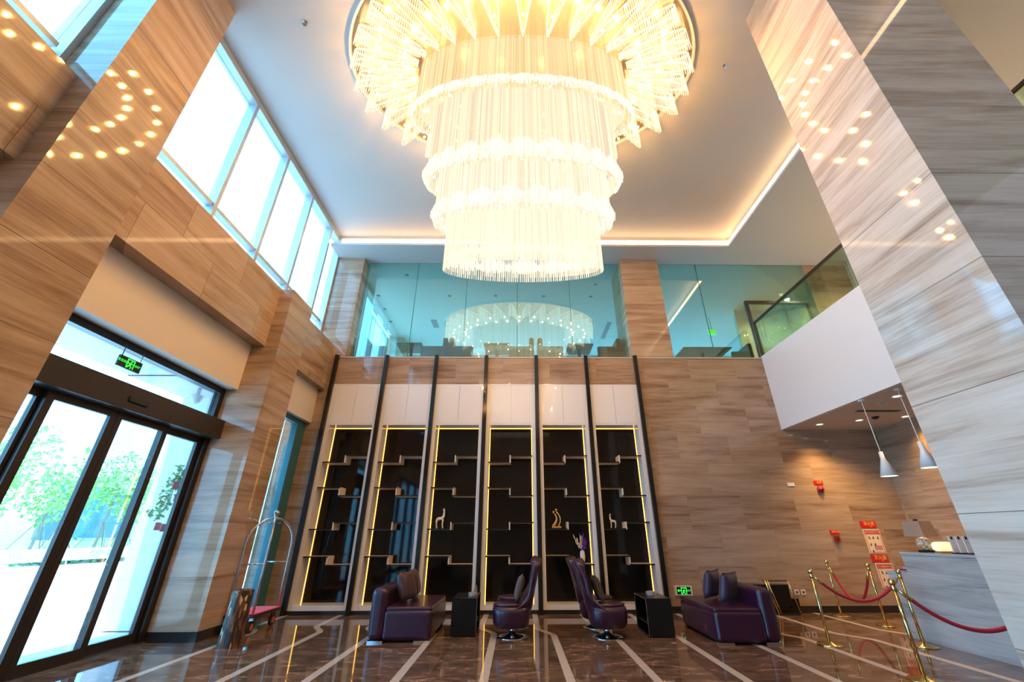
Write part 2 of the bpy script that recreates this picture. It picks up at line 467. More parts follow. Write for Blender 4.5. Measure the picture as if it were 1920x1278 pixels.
# ------------------------------------------------------------------ mesh helpers
class MB:
    """Collects shapes and links them as ONE mesh object."""

    def __init__(s):
        s.v, s.f = [], []

    def add(s, vs, fs):
        o = len(s.v)
        s.v += [tuple(p) for p in vs]
        s.f += [tuple(i + o for i in f) for f in fs]
        return s

    def box(s, x0, x1, y0, y1, z0, z1):
        vs = [(x, y, z) for z in (z0, z1) for y in (y0, y1) for x in (x0, x1)]
        return s.add(vs, [(0, 2, 3, 1), (4, 5, 7, 6), (0, 1, 5, 4), (2, 6, 7, 3), (0, 4, 6, 2), (1, 3, 7, 5)])

    def prism(s, pts, a0, a1, axis='Z'):
        """pts: polygon (counter-clockwise); extruded along axis from a0 to a1."""
        def P(p, a):
            return (p[0], p[1], a) if axis == 'Z' else (p[0], a, p[1]) if axis == 'Y' else (a, p[0], p[1])
        n = len(pts)
        vs = [P(p, a0) for p in pts] + [P(p, a1) for p in pts]
        fs = [tuple(range(n - 1, -1, -1)), tuple(range(n, 2 * n))] + [(i, (i + 1) % n, n + (i + 1) % n, n + i) for i in range(n)]
        return s.add(vs, fs)

    def lathe(s, prof, cx=0, cy=0, seg=24, sx=1.0, sy=1.0, caps=True):
        """prof: (radius, z) from bottom to top."""
        vs, fs = [], []
        for r, z in prof:
            for k in range(seg):
                a = 2 * PI * k / seg
                vs.append((cx + sx * r * math.cos(a), cy + sy * r * math.sin(a), z))
        for i in range(len(prof) - 1):
            for k in range(seg):
                k2 = (k + 1) % seg
                fs.append((i * seg + k, i * seg + k2, (i + 1) * seg + k2, (i + 1) * seg + k))
        if caps:
            fs.append(tuple(range(seg - 1, -1, -1)))
            fs.append(tuple((len(prof) - 1) * seg + k for k in range(seg)))
        return s.add(vs, fs)

    def tube(s, pts, r, seg=8, caps=True):
        pts = [Vector(p) for p in pts]
        rs = r if isinstance(r, (list, tuple)) else [r] * len(pts)
        vs, fs = [], []
        prev = None
        for i, p in enumerate(pts):
            t = (pts[min(i + 1, len(pts) - 1)] - pts[max(i - 1, 0)]).normalized()
            if prev is None:
                a = Vector((0, 0, 1)) if abs(t.z) < 0.9 else Vector((1, 0, 0))
                n = t.cross(a).normalized()
            else:
                n = (prev - t * prev.dot(t)).normalized()
            prev = n
            b = t.cross(n)
            for k in range(seg):
                a = 2 * PI * k / seg
                vs.append(p + (n * math.cos(a) + b * math.sin(a)) * rs[i])
        for i in range(len(pts) - 1):
            for k in range(seg):
                k2 = (k + 1) % seg
                fs.append((i * seg + k, i * seg + k2, (i + 1) * seg + k2, (i + 1) * seg + k))
        if caps:
            fs.append(tuple(range(seg - 1, -1, -1)))
            fs.append(tuple((len(pts) - 1) * seg + k for k in range(seg)))
        return s.add(vs, fs)

    def sphere(s, c, r, seg=16, rings=8, sz=1.0):
        vs, fs = [], []
        for i in range(1, rings):
            t = PI * i / rings
            for k in range(seg):
                a = 2 * PI * k / seg
                vs.append((c[0] + r * math.sin(t) * math.cos(a), c[1] + r * math.sin(t) * math.sin(a), c[2] - r * sz * math.cos(t)))
        nb = len(vs)
        vs += [(c[0], c[1], c[2] - r * sz), (c[0], c[1], c[2] + r * sz)]
        for i in range(rings - 2):
            for k in range(seg):
                k2 = (k + 1) % seg
                fs.append((i * seg + k, i * seg + k2, (i + 1) * seg + k2, (i + 1) * seg + k))
        for k in range(seg):
            k2 = (k + 1) % seg
            fs.append((nb, k2, k))
            fs.append((nb + 1, (rings - 2) * seg + k, (rings - 2) * seg + k2))
        return s.add(vs, fs)

    def grid(s, fn, nu, nv, closed_u=False):
        vs = [fn(i / (nu if closed_u else nu - 1), j / (nv - 1)) for j in range(nv) for i in range(nu)]
        fs = []
        for j in range(nv - 1):
            for i in range(nu if closed_u else nu - 1):
                i2 = (i + 1) % nu
                fs.append((j * nu + i, j * nu + i2, (j + 1) * nu + i2, (j + 1) * nu + i))
        return s.add(vs, fs)

    def move(s, d=(0, 0, 0), rz=0.0, start=0):
        c, n = math.cos(rz), math.sin(rz)
        for i in range(start, len(s.v)):
            x, y, z = s.v[i]
            s.v[i] = (c * x - n * y + d[0], n * x + c * y + d[1], z + d[2])
        return s

    def build(s, name, mat, parent=None, smooth=False, bevel=0, bseg=2, sub=0, kind=None, label=None, recalc=True):
        me = bpy.data.meshes.new(name)
        me.from_pydata(s.v, [], s.f)
        if recalc:
            bm = bmesh.new()
            bm.from_mesh(me)
            bmesh.ops.recalc_face_normals(bm, faces=bm.faces)
            bm.to_mesh(me)
            bm.free()
        me.materials.append(M[mat] if isinstance(mat, str) else mat)
        if smooth:
            for p in me.polygons:
                p.use_smooth = True
        o = bpy.data.objects.new(name, me)
        C.objects.link(o)
        if bevel:
            b = o.modifiers.new('edge', 'BEVEL')
            b.width = bevel
            b.segments = bseg
            b.limit_method = 'ANGLE'
            b.angle_limit = math.radians(40)
            if bseg > 1:
                for p in me.polygons:
                    p.use_smooth = True
                b.harden_normals = True
        if sub:
            b = o.modifiers.new('smooth', 'SUBSURF')
            b.levels = b.render_levels = sub
        if parent:
            o.parent = parent
        if kind:
            o['kind'] = kind
        if label:
            o['label'] = label
        return o


def tag(o, label, cat, group=None):
    o['label'] = label
    o['category'] = cat
    if group:
        o['group'] = group
    return o


def thing(name, label, cat, loc=(0, 0, 0), rz=0.0, group=None):
    o = bpy.data.objects.new(name, None)
    C.objects.link(o)
    o.empty_display_size = 0.1
    o.location = loc
    o.rotation_euler = (0, 0, rz)
    return tag(o, label, cat, group)


def copy_thing(root, loc=None, rz=None, label=None, group=None):
    """A copy of a thing with copies of its parts and sub-parts; mesh data shared."""
    r = root.copy()
    C.objects.link(r)
    if loc is not None:
        r.location = loc
    if rz is not None:
        r.rotation_euler = (0, 0, rz)
    if label:
        r['label'] = label
    if group:
        r['group'] = group
    for ch in list(root.children):
        c = ch.copy()
        C.objects.link(c)
        c.parent = r
        for g in list(ch.children):
            d = g.copy()
            C.objects.link(d)
            d.parent = c
    return r


def struct(name, mb, mat, parent=None, **kw):
    o = mb.build(name, mat, parent, **kw)
    if parent is None:
        o['kind'] = 'structure'
    return o


def sroot(name, loc=(0, 0, 0)):
    o = bpy.data.objects.new(name, None)
    C.objects.link(o)
    o.location = loc
    o['kind'] = 'structure'
    return o


def text(name, body, size, mat, parent, loc, rot, extrude=0.001, align='CENTER'):
    cu = bpy.data.curves.new(name, 'FONT')
    cu.body = body
    cu.size = size
    cu.extrude = extrude
    cu.align_x = align
    cu.align_y = 'CENTER'
    t = bpy.data.objects.new(name, cu)
    C.objects.link(t)
    dg = bpy.context.evaluated_depsgraph_get()
    me = bpy.data.meshes.new_from_object(t.evaluated_get(dg))
    bpy.data.objects.remove(t)
    me.materials.clear()
    me.materials.append(M[mat])
    o = bpy.data.objects.new(name, me)
    C.objects.link(o)
    o.parent = parent
    o.location = loc
    o.rotation_euler = rot
    return o


FACE_CAM = (PI / 2, 0, 0)          # lettering on a wall that faces -Y
FACE_X = (PI / 2, 0, PI / 2)       # lettering on a wall that faces +X

# ------------------------------------------------------------------ the room shell
YW = 9.2       # back wall
XP = -4.58     # face of the piers on the window side
ZC = 9.0       # raised ceiling
ZS = 8.4       # lower ceiling
Z2 = 5.36      # upper floor

fl = struct('floor', MB().box(-5.45, 8.3, -5.0, 9.2, -0.2, 0.0), 'floor')
# cream inlay bands; they swing sideways a little before the back wall
for i, (x, yb, sw) in enumerate(((-4.15, 7.75, .24), (-3.1, 7.75, .25), (-2.2, 7.6, .24), (-1.27, 7.6, .24), (-0.34, 7.55, .24), (0.57, 7.45, .22), (1.48, 7.4, .22),
                                 (2.41, 7.4, .24), (3.33, 7.35, .24), (4.22, 7.15, .24), (5.17, 7.05, .28), (6.0, 7.3, .22))):
    path = [(x, -4.9)]
    path += [(x, yb - 1.0), (x, yb - 0.3)]
    for k in range(0, 13):
        t = k / 12
        path.append((x - sw * (3 * t * t - 2 * t ** 3), yb - 0.1 + 0.55 * t))
    path.append((x - sw, 9.19))
    w = 0.048
    vs, fs = [], []
    for k, p in enumerate(path):
        a = Vector(path[max(k - 1, 0)])
        b = Vector(path[min(k + 1, len(path) - 1)])
        d = (b - a).normalized()
        n = Vector((d.y, -d.x))
        for sgn in (-1, 1):
            q = Vector(p) + n * w * sgn
            vs += [(q.x, q.y, 0.0), (q.x, q.y, 0.0015)]
    for k in range(len(path) - 1):
        o = 4 * k
        fs += [(o + 1, o + 3, o + 7, o + 5), (o, o + 1, o + 5, o + 4), (o + 2, o + 6, o + 7, o + 3)]
    MB().add(vs, fs).build('inlay_stripe', 'inlay', fl, label='cream marble inlay band')

# ceiling: raised tray, lower band, cove lips
struct('ceiling', MB().box(-5.3, 6.15, -5.0, 9.1, ZC, ZC + 0.15), 'ceil')
struct('ceiling_soffit_back', MB().box(-5.0, 9.6, 8.66, 16.2, ZS, ZS + 0.08), 'ceil')
struct('ceiling_soffit_side', MB().box(5.74, 9.6, -5.0, 8.66, ZS, ZS + 0.08), 'ceil')
struct('trim_1', MB().prism([(-4.95, 8.62), (5.70, 8.62), (5.70, -5.0), (5.76, -5.0), (5.76, 8.68), (-4.95, 8.68)], ZS - 0.004, ZS + 0.06), 'ceil')
struct('wall_tray', MB().box(-5.0, 6.06, 9.0, 9.06, ZS + 0.08, ZC + 0.15).box(6.0, 6.06, -5.0, 9.0, ZS + 0.08, ZC + 0.15), 'ceil')
struct('trim_2', MB().box(-4.9, 5.98, 8.975, 8.995, ZC - 0.28, ZC - 0.11).box(5.975, 5.995, -5.0, 8.97, ZC - 0.28, ZC - 0.09), 'led_cove')

# back wall
struct('wall_back', MB().box(2.99, 8.3, YW, YW + 0.15, 0, Z2).box(-4.42, 2.99, YW, YW + 0.15, 4.64, Z2).box(-5.35, -4.42, YW, YW + 0.15, 0, Z2), 'marble_wall')
struct('trim_3', MB().box(-4.46, 8.3, YW - 0.012, YW + 0.2, Z2, Z2 + 0.03), 'inlay')
struct('baseboard_back', MB().box(3.0, 8.3, YW - 0.012, YW, 0, 0.115), 'skirt')
struct('wall_right', MB().box(8.3, 8.45, 1.0, 9.2, 0, 3.57), 'marble_wall')
struct('wall_right_front', MB().box(8.3, 8.45, -5.0, 1.0, 0, 3.57), 'marble_wall')
struct('wall_front', MB().box(-5.5, 9.6, -5.15, -5.0, 0, ZC), 'marble_wall')
struct('wall_upper_right', MB().box(9.45, 9.6, -5.0, 16.0, Z2, ZS), 'cream_wall')

# columns on the upper floor either side of the glass
struct('column_left', MB().box(-5.0, -4.27, YW, 10.25, Z2, ZS), 'marble_pier')
struct('column_right', MB().box(2.88, 3.93, YW, 10.25, Z2, ZS), 'marble_pier')
# big pillar by the reception counter
struct('pillar_right', MB().box(3.737, 5.096, 2.577, 3.65, 0, ZC), 'marble_pillar')

# window side: piers, beams, boards above the doors
struct('pillar_left', MB().box(-5.5, XP, 2.79, 3.65, 0, ZC), 'marble_pier')
struct('baseboard_pillar_left', MB().box(-5.4, XP + 0.012, 2.778, 3.662, 0, 0.13), 'skirt')
struct('pillar_left_short', MB().box(-5.5, XP, 7.03, 7.85, 0, 5.94), 'marble_pier')
struct('baseboard_left', MB().box(-5.3, XP + 0.012, 7.018, 7.862, 0, 0.13), 'skirt')
XB = -4.84
struct('beam_left', MB().box(-5.2, XB, 3.65, 7.03, 4.66, 5.95), 'marble_beam')
struct('beam_left_back', MB().box(-5.2, XP - 0.02, 7.85, 9.2, 4.53, 5.70), 'marble_beam')
struct('beam_left_front', MB().box(-5.2, XB, -5.0, 2.79, 4.66, 5.95), 'marble_beam')
struct('wall_board_side', MB().box(-5.2, -4.75, 7.85, 9.2, 3.72, 4.53), 'fascia')
for nm, y0, y1 in (('wall_board_door', 3.65, 7.03), ('wall_board_front', -5.0, 2.79)):
    struct(nm, MB().box(-5.45, -5.09, y0, y1, 3.78, 4.66), 'fascia')

# ------------------------------------------------------------------ clerestory windows
def upper_window(name, y0, y1, mull, xin, xout):
    r = sroot(name, (xin, y0, 5.95))
    X0, X1 = xout - xin, 0.0

    def add(nm, mb, mat):
        mb.move((0, -y0, -5.95))
        return mb.build(nm, mat, r)
    f = MB()
    f.box(X0, X1, y0, y1, 8.86, 9.0)
    f.box(X0, X1, y0, y1, 5.95, 6.0)
    f.box(X0, X1, y0, y0 + 0.06, 6.0, 8.86).box(X0, X1, y1 - 0.06, y1, 6.0, 8.86)
    add('frame', f, 'frameblue')
    ed = [y0 + 0.06] + list(mull) + [y1 - 0.06]
    for k, y in enumerate(mull):
        add('mullion', MB().box(X0, X1, y - 0.035, y + 0.035, 6.0, 8.86), 'frameblue')
    for a, b in zip(ed[:-1], ed[1:]):
        add('transom', MB().box(X0 + 0.02, X1 - 0.04, a + 0.04, b - 0.04, 6.30, 6.37), 'frameblue')
        add('pane', MB().box(X0 + 0.02, X0 + 0.032, a, b, 6.37, 8.86), 'clear')
        add('pane', MB().box(X0 + 0.02, X0 + 0.032, a, b, 6.0, 6.30), 'clear')


upper_window('window_1', 3.65, 9.2, (5.10, 6.28, 7.42, 8.54), -5.0, -5.17)
upper_window('window_2', -5.0, 2.79, (-3.6, -2.2, -0.8, 0.6), -5.1, -5.3)

# ------------------------------------------------------------------ entrance door
d1 = sroot('door_1', (-5.35, 5.3, 0))


def dpart(nm, mb, mat, **kw):
    mb.move((5.35, -5.3, 0))
    return mb.build(nm, mat, d1, **kw)


XI, XO = -5.30, -5.42
dpart('door_frame', MB().box(XO, XI, 3.65, 7.03, 3.68, 3.78).box(XO, XI, 6.93, 7.03, 0, 3.68).box(XO, XI, 3.65, 3.72, 0, 3.68), 'blackmetal')
dpart('threshold', MB().box(XO, XI + 0.04, 3.65, 7.03, 0.0, 0.02), 'steeledge')
dpart('operator_header', MB().box(-5.42, -5.12, 3.65, 7.02, 2.88, 3.20), 'bronze', bevel=0.01)
dpart('motion_sensor', MB().box(-5.12, -5.09, 5.15, 5.45, 2.98, 3.05), 'rubber', bevel=0.01)
dpart('transom_pane', MB().box(-5.38, -5.365, 3.72, 6.93, 3.20, 3.68), 'clear')


def leaf(nm, y0, y1, x, w0, w1, top=0.09, bot=0.12, ztop=2.88):
    f = MB()
    f.box(x - 0.025, x + 0.025, y0, y0 + w0, 0.02, ztop).box(x - 0.025, x + 0.025, y1 - w1, y1, 0.02, ztop)
    f.box(x - 0.025, x + 0.025, y0 + w0, y1 - w1, ztop - top, ztop).box(x - 0.025, x + 0.025, y0 + w0, y1 - w1, 0.02, 0.02 + bot)
    fr = dpart(nm, f, 'bronze')
    MB().box(x - 0.006, x + 0.006, y0 + w0, y1 - w1, 0.02 + bot, ztop - top).move((5.35, -5.3, 0)).build('glass_pane', 'clear', fr)


leaf('fixed_panel', 3.72, 4.46, -5.385, 0.05, 0.10)
leaf('sliding_leaf', 4.40, 5.285, -5.325, 0.09, 0.09)
leaf('sliding_leaf', 5.295, 6.14, -5.325, 0.07, 0.09)
leaf('fixed_panel', 6.08, 6.93, -5.385, 0.10, 0.08)

# narrow side window between the pier and the back wall, and the glazing nearer the camera
d2 = sroot('window_3', (-4.9, 8.5, 0))
f = MB().box(-4.98, -4.86, 7.85, 9.2, 3.62, 3.72).box(-4.98, -4.86, 7.85, 7.93, 0, 3.62).box(-4.98, -4.86, 8.86, 9.2, 0, 3.62).box(-4.98, -4.86, 7.93, 9.12, 0, 0.1)
f.move((4.9, -8.5, 0)).build('frame', 'tealframe', d2)
MB().box(-4.95, -4.94, 7.93, 9.12, 0.1, 3.62).move((4.9, -8.5, 0)).build('pane', 'clear', d2)
d3 = sroot('window_4', (-5.3, 0, 0))
f = MB().box(-5.42, -5.28, -5, 2.79, 3.66, 3.78).box(-5.42, -5.28, -5, 2.79, 0, 0.1)
for y in (-4.9, -3.4, -1.9, -0.4, 1.1, 2.7):
    f.box(-5.42, -5.28, y - 0.05, y + 0.05, 0.1, 3.66)
f.move((5.3, 0, 0)).build('frame', 'blackmetal', d3)
MB().box(-5.38, -5.365, -5, 2.79, 0.1, 3.66).move((5.3, 0, 0)).build('pane', 'clear', d3)

# hanging exit sign over the door
ex = thing('exit_sign', 'green emergency EXIT sign hanging above the entrance door', 'sign', (-5.22, 5.06, 3.39))
MB().box(-0.015, 0.015, -0.17, 0.17, 0.0, 0.15).build('panel', 'exitdark', ex, bevel=0.004)
MB().tube([(0, -0.14, 0.15), (0, -0.14, 0.30)], 0.006).build('hanger', 'blackmetal', ex)
MB().tube([(0, 0.14, 0.15), (0, 0.14, 0.30)], 0.004).build('hanger', 'blackmetal', ex)


def exit_art(parent, xoff, w, face):
    """Running figure in a doorway; drawn in the plane of the sign (u along the sign, v up)."""
    def P(u0, u1, v0, v1):
        mb = MB()
        if face == 'X':
            return mb.box(xoff, xoff + 0.003, u0, u1, v0, v1)
        return mb.box(u0, u1, xoff - 0.003, xoff, v0, v1)
    mb = MB()
    for a in ((-0.055, -0.043, 0.015, 0.135), (0.043, 0.055, 0.015, 0.135), (-0.055, 0.055, 0.123, 0.135)):
        mb.add(P(*a).v, P(*a).f)
    mb.build('door_symbol', 'exitgreen', parent)
    mg = MB()

    def bar(p, q, r):
        if face == 'X':
            mg.tube([(xoff + 0.002, p[0], p[1]), (xoff + 0.002, q[0], q[1])], r, 6)
        else:
            mg.tube([(p[0], xoff - 0.002, p[1]), (q[0], xoff - 0.002, q[1])], r, 6)
    bar((0.005, 0.095), (-0.008, 0.062), 0.010)
    bar((-0.008, 0.062), (0.018, 0.038), 0.007)
    bar((0.018, 0.038), (0.012, 0.015), 0.006)
    bar((-0.008, 0.062), (-0.028, 0.035), 0.007)
    bar((-0.028, 0.035), (-0.036, 0.018), 0.006)
    bar((0.005, 0.09), (0.030, 0.072), 0.005)
    bar((0.005, 0.09), (-0.026, 0.080), 0.005)
    bar((0.010, 0.108), (0.0105, 0.113), 0.011)
    mg.build('running_figure', 'exitgreen', parent)


exit_art(ex, 0.016, 0.34, 'X')
text('lettering', '安全出口', 0.040, 'exitgreen', ex, (0.017, -0.108, 0.082), FACE_X)
text('lettering', 'EXIT', 0.040, 'exitgreen', ex, (0.017, 0.108, 0.075), FACE_X)

# ------------------------------------------------------------------ wall of six display cabinets
PX = [-4.43 + 1.225 * k for k in range(7)]
for k, x in enumerate(PX):
    where = ['beside the luggage cart and window pier', 'between the first and second cabinets from the window', 'between second cabinet and giraffe figurine cabinet',
             'between the giraffe cabinet and the empty central cabinet', 'between the central cabinet and gold sculpture cabinet', 'between gold sculpture cabinet and last cabinet', 'at the bare marble wall end of the cabinets'][k]
    p = MB().box(x - 0.045, x + 0.045, YW - 0.11, YW - 0.033, 0, 5.40)
    tag(p.build('divider_post', 'blackpost', bevel=0.006), 'tall black gloss post ' + where, 'post', 'black posts of the display wall')
struct('baseboard_cabinets', MB().box(PX[0], PX[6], YW - 0.02, YW + 0.34, 0, 0.068), 'skirt')
CAB_LABEL = ['backlit display cabinet with empty stepped shelves beside the luggage cart',
             'backlit display cabinet behind the purple sofa with brown cushions',
             'backlit display cabinet holding the white giraffe figurine',
             'backlit display cabinet with empty shelves behind a high-backed chair',
             'backlit display cabinet holding the gold sculpture and flower vase',
             'backlit display cabinet beside the bare marble wall']


def make_cabinet(lab):
    r = thing('display_cabinet', lab, 'cabinet', (0, YW, 0.07), 0, 'six display cabinets on the back wall')
    W = 1.225 / 2 - 0.002
    z0, z1, zo0, zo1 = 0.0, 4.59, 0.09, 3.60
    D = 0.36
    yf = -0.03
    fr = MB()
    t = 0.118
    fr.box(-W, -W + t, yf, D, z0, z1).box(W - t, W, yf, D, z0, z1)
    fr.box(-W + t, W - t, yf, D, z0, zo0).box(-W + t, W - t, yf, D, zo1, zo1 + 0.04).box(-W + t, W - t, yf, D, z1 - 0.03, z1).box(-W + t, W - t, yf + 0.025, D, zo1 + 0.04, z1 - 0.03)
    fr.build('frame', 'lacquer', r)
    for sgn in (-1, 1):
        a, b = (-W + t + 0.001, -0.003) if sgn < 0 else (0.003, W - t - 0.001)
        MB().box(a, b, yf - 0.002, yf + 0.02, zo1 + 0.043, z1 - 0.033).build('cupboard_door', 'lacquer', r)
    MB().box(-W + t, W - t, D - 0.02, D, zo0, zo1).build('back_panel', 'darkglass', r)
    yb = D - 0.035
    MB().box(-W + t, -W + t + 0.009, yb - 0.012, yb, zo0, zo1).build('led_strip', 'led_yellow', r)
    MB().box(W - t - 0.009, W - t, yb - 0.012, yb, zo0, zo1).build('led_strip', 'led_yellow', r)
    MB().box(-W + t + 0.014, W - t - 0.014, yb - 0.012, yb, zo1 - 0.009, zo1).build('led_strip', 'led_yellow', r)
    th = 0.026
    for zl, zr in ((2.76, 2.90), (2.225, 2.06), (1.405, 1.53), (0.90, 0.75)):
        hi, lo = max(zl, zr), min(zl, zr)
        xc = -0.02
        s = MB()
        a, b = -W + t, W - t
        if zl < zr:
            pts = [(a, zl), (xc + th, zl), (xc + th, zr), (b, zr), (b, zr + th), (xc, zr + th), (xc, zl + th), (a, zl + th)]
        else:
            pts = [(a, zl), (xc, zl), (xc, zr), (b, zr), (b, zr + th), (xc + th, zr + th), (xc + th, zl + th), (a, zl + th)]
        s.prism(pts, 0.012, D - 0.025, 'Y')
        sh = s.build('stepped_shelf', 'shelf', r)
        MB().box(a, xc + (th if zl > zr else 0), 0.006, 0.012, zl, zl + th).build('front_edge', 'blackgloss', sh)
        MB().box(xc + (th if zl < zr else 0), b, 0.006, 0.012, zr, zr + th).build('front_edge', 'blackgloss', sh)
    return r


cab0 = make_cabinet(CAB_LABEL[0])
for k in range(6):
    x = (PX[k] + PX[k + 1]) / 2
    if k == 0:
        cab0.location = (x, YW, 0.07)
    else:
        copy_thing(cab0, (x, YW, 0.07), None, CAB_LABEL[k])

# ornaments on the shelves
SH3 = 0.07 + 1.405 + 0.032
SH4 = 0.07 + 0.75 + 0.032


def giraffe(loc, s, mat, label, neck=1.0, flip=1):
    r = thing('giraffe_figurine', label, 'figurine', loc)
    mb = MB()
    mb.tube([(flip * -0.09 * s, 0, 0.17 * s), (flip * -0.05 * s, 0, 0.185 * s), (flip * 0.03 * s, 0, 0.195 * s), (flip * 0.06 * s, 0, 0.24 * s), (flip * 0.065 * s, 0, 0.32 * s * neck), (flip * 0.06 * s, 0, 0.36 * s * neck), (flip * 0.035 * s, 0, 0.375 * s * neck)],
            [0.018 * s, 0.032 * s, 0.034 * s, 0.026 * s, 0.017 * s, 0.018 * s, 0.010 * s], 10)
    mb.build('body', mat, r, smooth=True)
    for x in (-0.075, 0.05):
        for y in (-0.018, 0.018):
            MB().tube([(flip * x * s, y * s, 0.175 * s), (flip * (x - 0.01) * s, y * s, 0.09 * s), (flip * (x + 0.004) * s, y * s, 0.0)], [0.014 * s, 0.010 * s, 0.012 * s], 8).build('leg', mat, r, smooth=True)
    MB().tube([(flip * 0.055 * s, 0.008 * s, 0.37 * s * neck), (flip * 0.06 * s, 0.012 * s, 0.395 * s * neck)], 0.005 * s, 6).build('ear', mat, r)
    MB().tube([(flip * -0.09 * s, 0, 0.175 * s), (flip * -0.105 * s, 0, 0.12 * s)], 0.006 * s, 6).build('tail', mat, r)


giraffe((-1.62, YW + 0.16, SH3), 1.0, 'ivory', 'white giraffe figurine standing on a display shelf')
giraffe((2.05, YW + 0.16, SH3), 0.72, 'ivory', 'small pale giraffe figurine on the shelf nearest the bare wall', 1.0, -1)
g = thing('sculpture', 'gold abstract sculpture of two embracing figures on a shelf', 'sculpture', (0.85, YW + 0.16, SH3))
MB().box(-0.10, 0.10, -0.05, 0.05, 0, 0.035).build('plinth', 'gold', g, bevel=0.008)
MB().tube([(-0.07, 0, 0.035), (-0.02, 0, 0.10), (0.01, 0, 0.17), (-0.01, 0, 0.25), (-0.04, 0, 0.29)], [0.035, 0.028, 0.022, 0.016, 0.010], 10).build('figure', 'gold', g, smooth=True)
MB().tube([(0.04, 0, 0.04), (0.08, 0, 0.12), (0.085, 0, 0.19), (0.05, 0, 0.27), (0.0, 0, 0.33)], [0.014, 0.014, 0.014, 0.014, 0.012], 10).build('figure', 'gold', g, smooth=True)
MB().sphere((-0.055, 0, 0.315), 0.026).build('head', 'gold', g, smooth=True)
MB().sphere((0.0, 0, 0.355), 0.028).build('head', 'gold', g, smooth=True)

v = thing('flower_vase', 'white ceramic vase of purple and cream flowers on a shelf', 'vase', (1.365, YW + 0.16, SH4))
MB().lathe([(0.032, 0), (0.046, 0.05), (0.052, 0.13), (0.046, 0.20), (0.034, 0.235), (0.030, 0.235)], seg=20).build('vase', 'ceramic', v, smooth=True)
for k in range(9):
    a = 2 * PI * k / 9
    d = (math.cos(a) * 0.05, math.sin(a) * 0.05)
    lean = 2.2 if k % 3 else 1.2
    tip = Vector((d[0] * lean, d[1] * lean, 0.40 + 0.05 * (k % 4)))
    st = MB().tube([(0, 0, 0.22), (d[0] * 0.7, d[1] * 0.7, 0.30), tip], 0.004, 6).build('flower_stem', 'stem', v)
    sp_ = MB()
    rnd = random.Random(k)
    for q in range(26):
        h = q / 25
        p = Vector((d[0] * (0.9 + (lean - 0.9) * h), d[1] * (0.9 + (lean - 0.9) * h), 0.27 + (tip.z - 0.25) * h * 0.95))
        p += Vector((rnd.uniform(-1, 1), rnd.uniform(-1, 1), rnd.uniform(-.5, .5))) * 0.024 * (1.15 - h)
        sp_.sphere(p, 0.013 * (1.2 - 0.5 * h), 6, 4)
    sp_.build('blossom', 'creamflower' if k in (2, 5, 6) else 'purpleflower', st, smooth=True)
# one cream spray leaning out
st = MB().tube([(0, 0, 0.22), (-0.09, 0, 0.36), (-0.17, 0, 0.50)], 0.004, 6).build('flower_stem', 'stem', v)
sp_ = MB()
for q in range(22):
    h = q / 21
    sp_.sphere((-0.085 - 0.09 * h + random.uniform(-.014, .014), random.uniform(-.014, .014), 0.34 + 0.19 * h), 0.013 * (1.2 - 0.6 * h), 6, 4)
sp_.build('blossom', 'creamflower', st, smooth=True)

# ------------------------------------------------------------------ upper floor behind the glass
struct('floor_upper', MB().box(-5.0, 9.6, YW + 0.15, 16.0, Z2 - 0.25, Z2 - 0.01), 'carpet2')
w10 = sroot('added_window_10', (0, 16.05, Z2))  # glazed rear wall added to bring daylight onto the lounge ceiling
f = MB().box(-5.0, 9.6, -0.05, 0.05, 0, 0.1).box(-5.0, 9.6, -0.05, 0.05, 2.94, 3.04)
for x in (-4.95, -2.1, 0.75, 3.6, 6.45, 9.5):
    f.box(x - 0.05, x + 0.05, -0.05, 0.05, 0.1, 2.94)
f.build('frame', 'frameblue', w10)
MB().box(-4.9, 9.45, -0.006, 0.006, 0.1, 2.94).build('pane', 'clear', w10)
struct('wall_upper_left', MB().box(-5.15, -5.0, 14.2, 16.0, Z2, ZS).box(-5.15, -5.0, 10.25, 10.5, Z2, ZS), 'marble_pier')
struct('column_upper', MB().box(-5.0, -4.4, 14.2, 14.8, Z2, ZS), 'marble_pier')
w5 = sroot('window_5', (-5.07, 12.35, Z2))
f = MB().box(-0.07, 0.0, -1.85, 1.85, 0, 0.08).box(-0.07, 0.0, -1.85, 1.85, 2.96, 3.04)
for y in (-1.81, 0.0, 1.81):
    f.box(-0.07, 0.0, y - 0.04, y + 0.04, 0.08, 2.96)
f.build('frame', 'frameblue', w5)
MB().box(-0.05, -0.04, -1.85, 1.85, 0.08, 2.96).build('pane', 'clear', w5)
# the glass screen
GY = 9.42


def screen(nm, edges, ztop=ZS, gaps=()):
    r = sroot(nm, (edges[0], GY, Z2))
    for a, b in zip(edges[:-1], edges[1:]):
        MB().box(a + 0.006 - edges[0], b - 0.006 - edges[0], 0, 0.012, 0.0, ztop - Z2).build('glass_pane', 'teal', r)
    for e in edges[1:-1]:
        MB().box(e - 0.008 - edges[0], e + 0.008 - edges[0], -0.002, 0.014, 0.0, ztop - Z2).build('glass_joint', 'glassedge', r)
    return r


